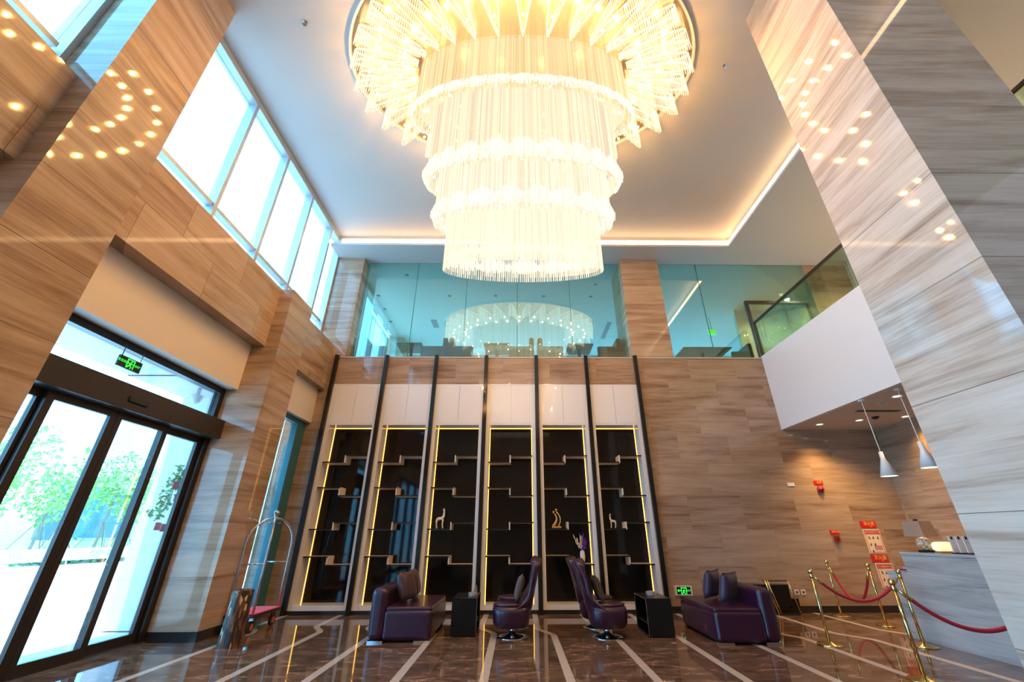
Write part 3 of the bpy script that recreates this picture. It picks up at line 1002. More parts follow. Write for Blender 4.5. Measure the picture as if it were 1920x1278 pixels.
screen('window_6', [-4.27, -2.8, -1.40, 0.0, 1.44, 2.88])
screen('window_7', [3.93, 5.10, 6.24])
s8 = screen('window_8', [6.24, 8.2])
for ch in s8.children:                                   # glass over the doorway only
    pass
df = sroot('door_2', (7.13, GY - 0.03, Z2))
MB().box(-0.89, -0.82, -0.02, 0.06, 0, 1.81).box(0.82, 0.89, -0.02, 0.06, 0, 1.81).box(-0.82, 0.82, -0.02, 0.06, 1.74, 1.81).build('door_frame', 'blackmetal', df)
MB().tube([(-0.70, -0.05, 0.6), (-0.70, -0.05, 1.35)], 0.014).build('door_handle', 'chrome', df)
MB().tube([(-0.60, -0.05, 0.6), (-0.60, -0.05, 1.35)], 0.014).build('door_handle', 'chrome', df)
struct('wall_upper_corridor', MB().box(8.2, 9.45, GY, GY + 0.15, Z2, ZS), 'marble_wall')
struct('wall_upper_partition', MB().box(7.5, 9.45, 12.0, 12.15, Z2, ZS), 'cream_wall')
add_light('lounge_fill_spot', 'SPOT', (8.5, 10.9, ZS - 0.03), 260, (1.0, 0.76, 0.42), 0.06, spot_size=math.radians(150), spot_blend=0.5)  # added fill for the yellow light behind the glass door, no fixture

# downlights and grilles in the upper ceiling
for k, (x, y) in enumerate(((-4.5, 11.15), (-4.55, 12.0), (-4.6, 12.9), (-0.7, 11.13), (0.85, 11.15), (2.4, 11.16), (-2.2, 11.15), (-3.3, 10.0), (-0.48, 10.2), (2.42, 10.45))):
    d = MB().lathe([(0.055, ZS - 0.008), (0.06, ZS - 0.001)], x, y, 16)
    tag(d.build('ceiling_downlight', 'vent'), 'small unlit downlight in the upper lounge ceiling seen through teal glass', 'light', 'unlit downlights in the upper lounge')
for nm, x0, x1, y0, y1, lab in (('air_vent', -3.12, -2.92, 12.75, 13.35, 'short dark air vent in lounge ceiling towards the bright windows'),
                                ('air_vent', 3.3, 3.46, 12.9, 14.25, 'long dark air vent in lounge ceiling beside the marble column')):
    r = thing(nm, lab, 'vent', (x0, y0, ZS - 0.012))
    MB().box(0, x1 - x0, 0, y1 - y0, 0, 0.011).build('grille', 'vent', r)

# lounge furniture seen over the edge
def lounge_table(loc, w, d, lab, group='lounge tables upstairs'):
    r = thing('lounge_table', lab, 'table', loc, 0, group)
    MB().box(-w / 2, w / 2, -d / 2, d / 2, 0.71, 0.745).build('table_top', 'walnut', r, bevel=0.006)
    MB().tube([(0, 0, 0.02), (0, 0, 0.71)], 0.045, 12).build('pedestal', 'blackmetal', r)
    MB().lathe([(0.24, 0.0), (0.24, 0.012), (0.06, 0.03)], seg=24).build('base', 'blackmetal', r)
    return r


ZF = Z2 - 0.01
lounge_table((-2.93, 10.17, ZF), 0.70, 0.66, 'square lounge table upstairs, closest to the bright windows')
lounge_table((-0.56, 10.23, ZF), 0.70, 0.74, 'square lounge table upstairs in the middle of the glass screen')
lounge_table((1.73, 10.22, ZF), 0.70, 0.70, 'square lounge table upstairs near the marble column')
lounge_table((5.30, 10.44, ZF), 1.36, 0.74, 'wide walnut lounge table upstairs beyond the marble column')


def lounge_chair(loc, rz, lab):
    r = thing('lounge_chair', lab, 'chair', loc, rz, 'lounge tub chairs upstairs')
    MB().box(-0.30, 0.30, -0.30, 0.30, 0.14, 0.42).build('seat', 'tubfabric', r, bevel=0.05, bseg=3)
    MB().box(-0.40, -0.27, -0.30, 0.30, 0.20, 0.94).build('backrest', 'tubfabric', r, bevel=0.05, bseg=3)
    for y in (-0.34, 0.34):
        MB().box(-0.34, 0.28, y - 0.05, y + 0.05, 0.18, 0.64).build('armrest', 'tubfabric', r, bevel=0.04, bseg=3)
    for x in (-0.28, 0.24):
        for y in (-0.26, 0.26):
            MB().tube([(x, y, 0), (x, y, 0.15)], 0.02, 8).build('leg', 'walnut', r)
    return r


lc = lounge_chair((-3.82, 10.2, ZF), 0.0, 'tub chair upstairs against the bright window by the corner column')
for x, rz, lab in ((-2.30, PI, 'tub chair upstairs facing the window-side table from its far side'), (-1.46, 0.0, 'tub chair upstairs turned to the middle table, on the window side'), (0.06, PI, 'tub chair upstairs at the middle table, on the column side'),
                   (0.96, 0.0, 'tub chair upstairs between the middle table and the table near the column'), (2.45, PI, 'tub chair upstairs beside the marble column')):
    copy_thing(lc, (x, 10.2, ZF), rz, lab)
copy_thing(lc, (6.25, 10.5, ZF), PI, 'tub chair upstairs at the wide table near the glass door')
e2 = thing('exit_sign', 'small green exit sign far inside the upper lounge', 'sign', (6.85, 12.5, 7.7))
MB().box(-0.13, 0.13, -0.02, 0.02, 0, 0.2).build('panel', 'exitgreen', e2)
MB().tube([(0, 0, 0.2), (0, 0, ZS - 7.7)], 0.008).build('hanger', 'blackmetal', e2)

# ------------------------------------------------------------------ gallery along the counter side
XG = 6.14
struct('wall_gallery', MB().box(XG, XG + 0.12, -5.0, YW, 3.57, 5.42), 'white')
struct('floor_gallery', MB().box(XG + 0.12, 9.45, -5.0, YW, Z2 - 0.2, Z2), 'inlay')
struct('ceiling_gallery', MB().box(XG + 0.12, 9.45, -5.0, YW, 3.57, 3.66), 'ceil')
rail = thing('glass_balustrade', 'green tinted glass balustrade on the white gallery parapet', 'railing', (XG + 0.06, YW, 5.42))
ys = [0.0, -1.55, -3.1, -4.65, -6.2, -7.75, -9.3, -10.85]
for a, b in zip(ys[:-1], ys[1:]):
    MB().box(-0.008, 0.008, b + 0.01, a - 0.01, 0.0, 0.94).build('glass_panel', 'greenglass', rail)
MB().box(-0.025, 0.025, -14.0, 0.02, 0.94, 0.98).build('handrail', 'bronze', rail)
MB().box(-0.03, 0.03, -0.02, 0.03, 0.0, 0.94).build('end_post', 'blackmetal', rail)

# downlights in the gallery soffit
for k, (x, y) in enumerate(((6.67, 8.68), (7.27, 8.32), (6.67, 6.69), (8.0, 8.02))):
    lab = ['lit downlight over the bare marble wall, closest to the gallery corner', 'lit downlight beside the black sensor in the gallery soffit', 'lit downlight over the reception counter pendants', 'lit downlight at the side wall of the reception corner'][k]
    r = thing('downlight', lab, 'light', (x, y, 3.57), 0, 'downlights under the gallery')
    MB().lathe([(0.075, -0.012), (0.075, 0.0), (0.055, 0.0)], seg=20, caps=False).build('trim_ring', 'white', r)
    MB().lathe([(0.056, -0.006), (0.056, -0.001)], seg=20).build('lens', 'downlight', r)
    add_light('downlight_beam', 'SPOT', (x, y, 3.545), 300 if k == 0 else 150, (1.0, 0.62, 0.24), 0.05, spot_size=math.radians(112), spot_blend=1.0)
r = thing('smoke_detector', 'black domed sensor on the gallery soffit', 'detector', (7.4, 8.06, 3.57))
MB().lathe([(0.03, -0.05), (0.06, -0.03), (0.065, 0.0)], seg=18).build('dome', 'rubber', r, smooth=True)
r = thing('air_vent', 'round white air vent in the gallery soffit above the counter', 'vent', (6.75, 7.1, 3.57))
for q in range(3):
    MB().lathe([(0.10 - 0.03 * q, -0.01 - 0.012 * q), (0.085 - 0.03 * q, -0.012 * q - 0.002)], seg=24, caps=True).build('ring', 'white', r)
r = thing('air_vent', 'long slot air vent in the gallery soffit', 'vent', (7.1, 7.62, 3.57))
MB().box(-0.42, 0.42, -0.05, 0.05, -0.012, 0.0).build('grille', 'vent', r)


# pendants over the counter
def pendant(loc, lab):
    r = thing('pendant_lamp', lab, 'lamp', loc, 0, 'pendants over the counter')
    H = 3.57 - loc[2]
    MB().tube([(0, 0, 0.40), (0, 0, H - 0.02)], 0.006, 6).build('cord', 'pend', r)
    MB().lathe([(0.05, H - 0.025), (0.05, H)], seg=16).build('ceiling_rose', 'pend', r)
    MB().lathe([(0.118, 0.0), (0.122, 0.0), (0.034, 0.28), (0.030, 0.40), (0.0, 0.402)], seg=28, caps=False).build('lamp_shade', 'pend', r, smooth=True)
    MB().lathe([(0.110, 0.008), (0.108, 0.014)], seg=24).build('diffuser', 'pend_lit', r)
    add_light('pendant_light', 'SPOT', (loc[0], loc[1], loc[2] + 0.005), 30, (1.0, 0.75, 0.45), 0.05, spot_size=math.radians(110), spot_blend=0.4)


pendant((6.22, 6.93, 2.25), 'white funnel pendant lamp over the lower end of the counter')
pendant((6.36, 6.32, 2.30), 'white funnel pendant lamp closer to the big pillar edge')

# ------------------------------------------------------------------ reception counter and what stands on it
ct = thing('reception_counter', 'grey wood-vein marble reception counter reaching behind the big pillar', 'counter', (5.8, 6.4, 0))
MB().box(0.0, 0.32, -2.6, 0.37, 0, 1.10).build('tall_block', 'marble_counter', ct)
MB().box(-0.01, 0.60, -2.6, 0.38, 1.10, 1.135).build('counter_top', 'marble_counter', ct)
MB().box(0.02, 0.62, 0.38, 0.76, 0, 0.83).build('low_block', 'marble_counter', ct)
MB().box(0.01, 0.63, 0.38, 0.77, 0.83, 0.86).build('low_top', 'marble_counter', ct)

lamp = thing('table_lamp', 'table lamp with shell ball base and copper shade on the counter', 'lamp', (6.12, 6.66, 1.135))
MB().box(-0.07, 0.07, -0.07, 0.07, 0, 0.025).build('base', 'blackgloss', lamp, bevel=0.004)
MB().sphere((0, 0, 0.115), 0.095).build('ball', 'shell', lamp, smooth=True)
MB().tube([(0, 0, 0.2), (0, 0, 0.44)], 0.008).build('stem', 'chrome', lamp)
MB().lathe([(0.20, 0.21), (0.165, 0.42)], seg=4, caps=False).move((0, 0, 0), PI / 4 + 0.2).build('lamp_shade', 'shade', lamp)
MB().box(-0.02, 0.02, -0.02, 0.02, 0.425, 0.45).build('finial', 'blackmetal', lamp)
bx = thing('desk_lamp', 'glowing rounded white lamp box on the counter', 'lamp', (6.10, 6.37, 1.135))
MB().box(-0.13, 0.13, -0.06, 0.06, 0.018, 0.14).build('glowing_body', 'glow', bx, bevel=0.05, bseg=4)
MB().box(-0.10, 0.10, -0.05, 0.05, 0, 0.02).build('base', 'gold', bx)
br0 = None
BROCH = ['first white leaflet in a clear stand, next to the glowing lamp', 'second white leaflet in a clear stand on the counter', 'third white leaflet in a clear stand on the counter', 'short white card standing beside the leaflets near the pillar']
for k in range(4):
    h = 0.215 if k < 3 else 0.12
    r = thing('leaflet', BROCH[k], 'leaflet', (6.06 + 0.015 * k, 6.16 - 0.085 * k, 1.135), 0, 'leaflets on the counter' if k < 3 else None)
    MB().box(-0.04, 0.04, -0.012, 0.0, 0.012, h).build('sheet', 'plastic', r)
    MB().box(-0.045, 0.045, -0.03, 0.02, 0.0, 0.012).build('stand', 'blackgloss', r)
    if k < 3:
        MB().box(-0.012, 0.012, -0.016, -0.012, h - 0.04, h - 0.004).build('clip', 'blackgloss', r)
cd = thing('card_tray', 'small white and violet card tray on the low counter end', 'tray', (5.97, 6.95, 0.8605))
MB().box(-0.10, 0.10, -0.06, 0.06, 0, 0.015).build('tray', 'walnut', cd)
MB().box(-0.02, 0.09, -0.045, 0.045, 0.015, 0.05).build('card_stack', 'plastic', cd)
MB().box(-0.085, -0.03, -0.04, 0.04, 0.015, 0.04).build('violet_box', 'purpleflower', cd)

# ------------------------------------------------------------------ signs and fittings on the marble wall
YS = YW - 0.002


def plate(name, lab, cat, x0, x1, z0, z1, mat, d=0.012, group=None):
    r = thing(name, lab, cat, ((x0 + x1) / 2, YS, z0), 0, group)
    w = x1 - x0
    MB().box(-w / 2, w / 2, -d, 0, 0, z1 - z0).build('board', mat, r)
    return r


def fig(mb, x, z, s, k, y):
    rnd = random.Random(k)
    mb.sphere((x, y, z + 0.9 * s), 0.42 * s, 8, 6)
    mb.tube([(x, y, z + 0.5 * s), (x + rnd.uniform(-.4, .4) * s, y, z - 0.4 * s)], [0.45 * s, 0.3 * s], 8)
    mb.tube([(x, y, z + 0.3 * s), (x + rnd.choice((-1, 1)) * 0.9 * s, y, z + rnd.uniform(-.3, .5) * s)], 0.18 * s, 6)


def notice(x0, z0, w, h, lab, head):
    r = plate('poster', lab, 'poster', x0, x0 + w, z0, z0 + h, 'signcream', 0.006)
    b = MB()
    t = 0.008
    m_ = 0.018
    for a in ((-w / 2 + m_, w / 2 - m_, m_, m_ + t), (-w / 2 + m_, w / 2 - m_, h - m_ - t, h - m_), (-w / 2 + m_, -w / 2 + m_ + t, m_, h - m_), (w / 2 - m_ - t, w / 2 - m_, m_, h - m_)):
        b.box(a[0], a[1], -0.008, -0.006, a[2], a[3])
    b.build('border', 'tagred', r)
    MB().box(-w / 2 + 0.03, w / 2 - 0.03, -0.009, -0.006, h - 0.095, h - 0.035).build('header', 'signred', r)
    text('lettering', head, 0.042, 'signcream', r, (0, -0.0095, h - 0.067), FACE_CAM, 0.0004)
    k = 0
    for row, n in ((0, 3), (1, 2), (2, 1)):
        for c in range(n):
            mb = MB()
            fig(mb, -w / 2 + 0.085 + c * (w - 0.17) / 2, h - 0.18 - row * 0.125, 0.030, k, 0)
            mb.v = [(x, -0.0075 + 0.05 * y, z) for x, y, z in mb.v]
            mb.build('illustration', 'figink', r)
            k += 1
    mb = MB()
    for q in range(4):
        mb.box(-0.04, w / 2 - 0.05, -0.0075, -0.006, 0.065 + q * 0.022, 0.075 + q * 0.022)
    mb.build('printed_lines', 'tagred', r)


def red_sign(x0, z0, w, h, lab, big, small=None, sz=0.07):
    r = plate('red_sign', lab, 'sign', x0, x0 + w, z0, z0 + h, 'signred', 0.008)
    text('lettering', big, sz, 'signyellow', r, (0.02, -0.0085, h * 0.6), FACE_CAM, 0.0004)
    if small:
        text('lettering', small, sz * 0.5, 'signyellow', r, (0.05, -0.0085, h * 0.2), FACE_CAM, 0.0004)
    return r


red_sign(7.24, 1.50, 0.33, 0.125, 'red sign with yellow characters above the upper cream poster', '消火栓', '119', 0.078)
notice(7.25, 1.02, 0.35, 0.455, 'cream instruction poster with red header, the upper of two', '消火栓使用方法')
red_sign(7.24, 0.865, 0.34, 0.13, 'red sign with yellow characters above the lower cream poster', '灭火器', '119', 0.085)
notice(7.28, 0.40, 0.35, 0.445, 'cream instruction poster partly hidden behind the counter', '灭火器使用方法')
red_sign(6.55, 1.375, 0.19, 0.08, 'small red sign above the red call point', '报警按钮', None, 0.04)
cpn = plate('call_point', 'small red alarm call point below the little red sign', 'alarm', 6.60, 6.70, 1.24, 1.345, 'alarmred', 0.04)
MB().lathe([(0.02, 0), (0.024, 0.006)], seg=12).build('button', 'rubber', cpn).matrix_local = Matrix.Translation((0, -0.04, 0.05)) @ Matrix.Rotation(PI / 2, 4, 'X')
red_sign(6.52, 2.36, 0.20, 0.085, 'highest red sign, above the round alarm bell', '火警', None, 0.06)
ab = thing('alarm_bell', 'round dark red alarm sounder in the golden light pool', 'alarm', (6.62, YS, 2.265))
MB().lathe([(0.07, 0.0), (0.07, 0.03), (0.05, 0.05), (0.015, 0.055), (0.012, 0.075)], seg=20).build('bell', 'alarmred', ab, smooth=True).matrix_local = Matrix.Rotation(PI / 2, 4, 'X')
pl = plate('wall_plate', 'small white wall plate on the marble wall under the gallery', 'plate', 5.93, 6.08, 2.33, 2.40, 'plastic')
for k, x in enumerate((5.49, 5.62)):
    so = plate('wall_socket', ['white wall socket low on the marble wall, next to the black rack', 'white wall socket low on the marble wall, towards the rope posts'][k], 'socket', x, x + 0.09, 0.30, 0.39, 'plastic', 0.012, 'pair of wall sockets')
    MB().box(-0.02, 0.02, -0.0135, -0.012, 0.025, 0.065).build('outlet', 'figink', so)
we = plate('exit_sign', 'green lit exit sign low on the wall between cabinets and sofa', 'sign', 3.12, 3.46, 0.30, 0.465, 'plastic', 0.03)
MB().box(-0.135, 0.135, -0.034, -0.030, 0.02, 0.145).build('panel', 'exitdark', we)
exit_art(we, -0.0345, 0.3, 'Y')
ar = MB()
ar.prism([(-0.125, 0.083), (-0.098, 0.055), (-0.098, 0.075), (-0.062, 0.075), (-0.062, 0.091), (-0.098, 0.091), (-0.098, 0.111)], -0.038, -0.034, 'Y')
ar.build('arrow', 'exitgreen', we)
text('lettering', 'EXIT', 0.036, 'exitgreen', we, (0.095, -0.036, 0.08), FACE_CAM)


# ------------------------------------------------------------------ chandelier
CX, CY = 0.08, 4.5
ch = thing('chandelier', 'huge tiered crystal rod chandelier glowing warm under the ceiling', 'chandelier', (CX, CY, ZC))


def ell(rx, ry, a):
    return rx * math.cos(a), ry * math.sin(a)


def ell_pts(rx, ry, step):
    """Points evenly spaced along an ellipse."""
    n = 720
    P = [ell(rx, ry, 2 * PI * k / n) for k in range(n + 1)]
    acc, out, need = 0.0, [], 0.0
    for a, b in zip(P[:-1], P[1:]):
        acc += math.hypot(b[0] - a[0], b[1] - a[1])
        if acc >= need:
            out.append(a)
            need += step
    return out


def rod(mb, x, y, z0, z1, r=0.0095, seg=4):
    vs = []
    a0 = random.uniform(0, PI)
    for z in (z0, z1):
        for k in range(seg):
            a = a0 + 2 * PI * k / seg
            vs.append((x + r * math.cos(a), y + r * math.sin(a), z))
    fs = [(k, (k + 1) % seg, seg + (k + 1) % seg, seg + k) for k in range(seg)] + [tuple(range(seg - 1, -1, -1))]
    mb.add(vs, fs)


MB().lathe([(1.0, -0.012), (1.0, 0.0)], seg=96, sx=3.0, sy=1.9).build('mirror_disc', 'disc', ch)
MB().lathe([(1.0, -0.06), (1.012, -0.06), (1.012, 0.0), (1.0, 0.0), (1.0, -0.06)], seg=96, sx=3.02, sy=1.93, caps=False).build('rim', 'white', ch)
# fan curtains: rods hung along a star-shaped path between the inner drum and the rim
NL = 30
fan_up, fan_rows = MB(), []
path = []
NP = 5200
for k in range(NP):
    a = 2 * PI * k / NP
    w = 0.5 + 0.5 * math.cos(NL * a)
    w = w ** 0.8
    rx, ry = 1.92 + (2.95 - 1.92) * w, 0.70 + (1.85 - 0.70) * w
    path.append((*ell(rx, ry, a), w))
acc = 0.0
for (x0, y0, w0), (x1, y1, w1) in zip(path, path[1:] + path[:1]):
    acc += math.hypot(x1 - x0, y1 - y0)
    if acc > 0.027:
        acc = 0
        zt = -0.05
        zb = -0.24 - 0.34 * w0 + random.uniform(-.012, .012)
        rod(fan_up, x0, y0, zb, zt, 0.008)
fan_up.build('crystal_rod_curtain', 'rod_fan', ch, kind='stuff')
# bright ribbons that carry the curtains
rb = MB()
vs, fs = [], []
for (x, y, w) in path[::4]:
    vs += [(x, y, -0.05), (x, y, -0.095 - 0.02 * w)]
n = len(vs) // 2
fs = [(2 * k, 2 * ((k + 1) % n), 2 * ((k + 1) % n) + 1, 2 * k + 1) for k in range(n)]
rb.add(vs, fs)
vs = []
for k, (x, y, w) in enumerate(path[::4]):
    q = 0.02 * math.sin(k * 0.55)
    vs += [(x, y, -0.15 - 0.22 * w + q), (x, y, -0.20 - 0.25 * w + q)]
rb.add(vs, fs).build('ribbon_rail', 'ruffle', ch, recalc=False)
# bulbs between the curtains
for ring, (rx, ry) in enumerate(((2.16, 1.06), (2.62, 1.52))):
    for k in range(NL):
        a = 2 * PI * (k + 0.5) / NL
        x, y = ell(rx, ry, a)
        MB().sphere((x, y, -0.34 if ring == 0 else -0.42), 0.018, 8, 6).build('bulb', 'bulb', ch, smooth=True)


def drum(rx, ry, z0, z1, mat, step, rows=2):
    mb = MB()
    for q in range(rows):
        for (x, y) in ell_pts(rx - 0.05 * q, ry - 0.05 * q, step):
            rod(mb, x, y, z0 + random.uniform(0, 0.015), z1)
    return mb


def ruffle(rx, ry, z, h, bulge, lobes, nm='crystal_ruffle'):
    """Scalloped swag of crystal round the foot of a drum."""
    mb = MB()
    for q in range(4):
        off = bulge * (0.25 + 0.32 * q)
        for (x, y) in ell_pts(rx + off, ry + off, 0.021):
            a = math.atan2(y / (ry + off), x / (rx + off))
            s_ = abs(math.sin(lobes * a / 2)) ** 0.7
            top = z + h * (0.50 + 0.50 * s_) * (1 - 0.16 * q)
            bot = z + 0.045 * q + 0.05 * (1 - s_) + random.uniform(-.006, .006)
            rod(mb, x, y, bot, top, 0.008)
    return mb.build(nm, 'ruffle', ch, kind='stuff')


zrel = lambda z: z - ZC
#        rx    ry    bottom top
TIERS = ((1.82, 0.62, 7.66, 8.97, 'rod_up', 0.030), (1.47, 0.52, 6.17, 7.80, 'rod_mid', 0.030), (1.28, 0.40, 5.38, 6.75, 'rod_low', 0.030), (1.085, 0.27, 4.60, 5.75, 'rod_low', 0.0295))
rest = MB()
for i, (rx, ry, zb, zt, mt, st) in enumerate(TIERS):
    if i == 3:
        pts = ell_pts(rx, ry, st)
        pts.sort(key=lambda p: p[1])
        front, back = pts[:75], pts[75:]
        for (x, y) in front:
            mb = MB()
            rod(mb, 0, 0, zrel(zb), zrel(zt))
            o = mb.build('crystal_rod', mt, ch)
            o.location = (x, y, 0)
        for (x, y) in back:
            rod(rest, x, y, zrel(zb) + 0.02, zrel(zt))
        for (x, y) in ell_pts(rx - 0.06, ry - 0.06, st):
            rod(rest, x, y, zrel(zb) + 0.05, zrel(zt))
        rest.build('crystal_rods', mt, ch, kind='stuff')
    else:
        drum(rx, ry, zrel(zb), zrel(zt), mt, st).build('crystal_rod_drum', mt, ch, kind='stuff')
ruffle(1.83, 0.63, zrel(7.64), 0.26, 0.05, 30)
ruffle(1.45, 0.53, zrel(6.16), 0.42, 0.07, 22)
ruffle(1.28, 0.41, zrel(5.42), 0.34, 0.05, 20)
ruffle(0.98, 0.18, zrel(4.70), 0.26, 0.04, 14)
for rx, ry, z in ((1.64, 0.575, 7.70), (1.38, 0.465, 6.22), (1.19, 0.34, 5.44)):
    for k in range(12):
        x, y = ell(rx, ry, 2 * PI * (k + 0.5) / 12)
        MB().sphere((x, y, zrel(z)), 0.018, 8, 6).build('bulb', 'bulb', ch, smooth=True)
# frame plates the drums hang from, given the rods' glow over their dark undersides
for rx, ry, z in ((1.84, 0.64, 7.80), (1.50, 0.54, 6.74), (1.32, 0.42, 5.74)):
    MB().lathe([(1.0, zrel(z)), (1.0, zrel(z) + 0.015)], seg=64, sx=rx - 0.1, sy=ry - 0.1).build('frame_plate', 'rod_mid', ch)

# sprinklers in the raised ceiling
for x, y, lab in ((-3.5, 3.75, 'tiny ceiling sprinkler on the window side of the chandelier'), (3.72, 4.35, 'tiny ceiling sprinkler on the gallery side of the chandelier')):
    r = thing('ceiling_sprinkler', lab, 'sprinkler', (x, y, ZC), 0, 'ceiling sprinklers')
    MB().lathe([(0.012, -0.05), (0.012, -0.012), (0.035, -0.01), (0.035, 0.0)], seg=12).build('body', 'chrome', r)
    MB().lathe([(0.03, -0.056), (0.03, -0.05)], seg=12).build('deflector', 'chrome', r)


# ------------------------------------------------------------------ seating
def rounded(mb_args, mat, parent, name, bevel=0.05, seg=5, **kw):
    return MB().box(*mb_args).build(name, mat, parent, bevel=bevel, bseg=seg, **kw)


def sofa(loc, rz, lab, L=1.35):
    """Armless sofa; back to -X, seat to +X, near end at y = -L/2."""
    r = thing('sofa', lab, 'sofa', loc, rz)
    h = L / 2
    rounded((-0.22, 0.48, -h, h, 0.022, 0.40), 'leather', r, 'seat_base', 0.06)
    rounded((-0.20, 0.47, -h + 0.02, h - 0.02, 0.37, 0.435), 'leather', r, 'seat_cushion', 0.03)
    rounded((-0.43, -0.19, -h - 0.005, h + 0.005, 0.022, 0.68), 'leather', r, 'backrest', 0.09)
    for x0, x1 in ((-0.42, -0.20), (0.24, 0.46)):
        for y0 in (-h + 0.03, h - 0.15):
            MB().box(x0, x1, y0, y0 + 0.09, 0, 0.024).build('foot', 'chrome', r)
    return r


sofa((-1.70, 7.60, 0), 0.0, 'purple leather sofa with two brown cushions near the windows')
sofa((3.26, 7.36, 0), PI, 'purple leather sofa with two plum cushions near the rope posts')


def cushion(loc, rot, mat, lab, w=0.40, t=0.085):
    def side(sgn):
        def fn(u, vv):
            x, z = 2 * u - 1, 2 * vv - 1
            k = (1 - x ** 4) * (1 - z ** 4)
            pinch = 1 - 0.10 * (abs(x) ** 1.5 * 0 + (1 - x * x) * abs(z) ** 3 + (1 - z * z) * abs(x) ** 3)
            return (x * w / 2 * pinch, sgn * t * k ** 0.55, z * w / 2 * pinch)
        return fn
    mb = MB()
    mb.grid(side(1), 13, 13)
    n = len(mb.v)
    mb.grid(side(-1), 13, 13)
    o = mb.build('cushion', mat, smooth=True)
    bm = bmesh.new()
    bm.from_mesh(o.data)
    bmesh.ops.remove_doubles(bm, verts=bm.verts, dist=1e-4)
    bmesh.ops.recalc_face_normals(bm, faces=bm.faces)
    bm.to_mesh(o.data)
    bm.free()
    o.location = loc
    o.rotation_euler = rot
    tag(o, lab, 'cushion')
    pb = MB().tube([(-w / 2, 0, w / 2), (0, 0, w / 2 * 0.90), (w / 2, 0, w / 2)], 0.006, 6)
    pb.build('piping', mat, o)
    return o


cushion((-1.74, 7.42, 0.655), (0, 0.30, 0) and (math.radians(-17), 0, math.radians(72)), 'brownpillow', 'brown satin cushion on the sofa, the one at its open end', 0.42)
cushion((-1.72, 7.86, 0.655), (math.radians(-15), 0, math.radians(95)), 'brownpillow', 'brown satin cushion on the sofa, behind the other brown one', 0.42)
cushion((3.27, 7.17, 0.645), (math.radians(15), 0, math.radians(38)), 'plumpillow', 'plum satin cushion on the sofa, the one closer to the rope posts', 0.42)
cushion((3.20, 7.60, 0.65), (math.radians(15), 0, math.radians(42)), 'plumpillow', 'plum satin cushion on the sofa, closer to the back wall', 0.42)


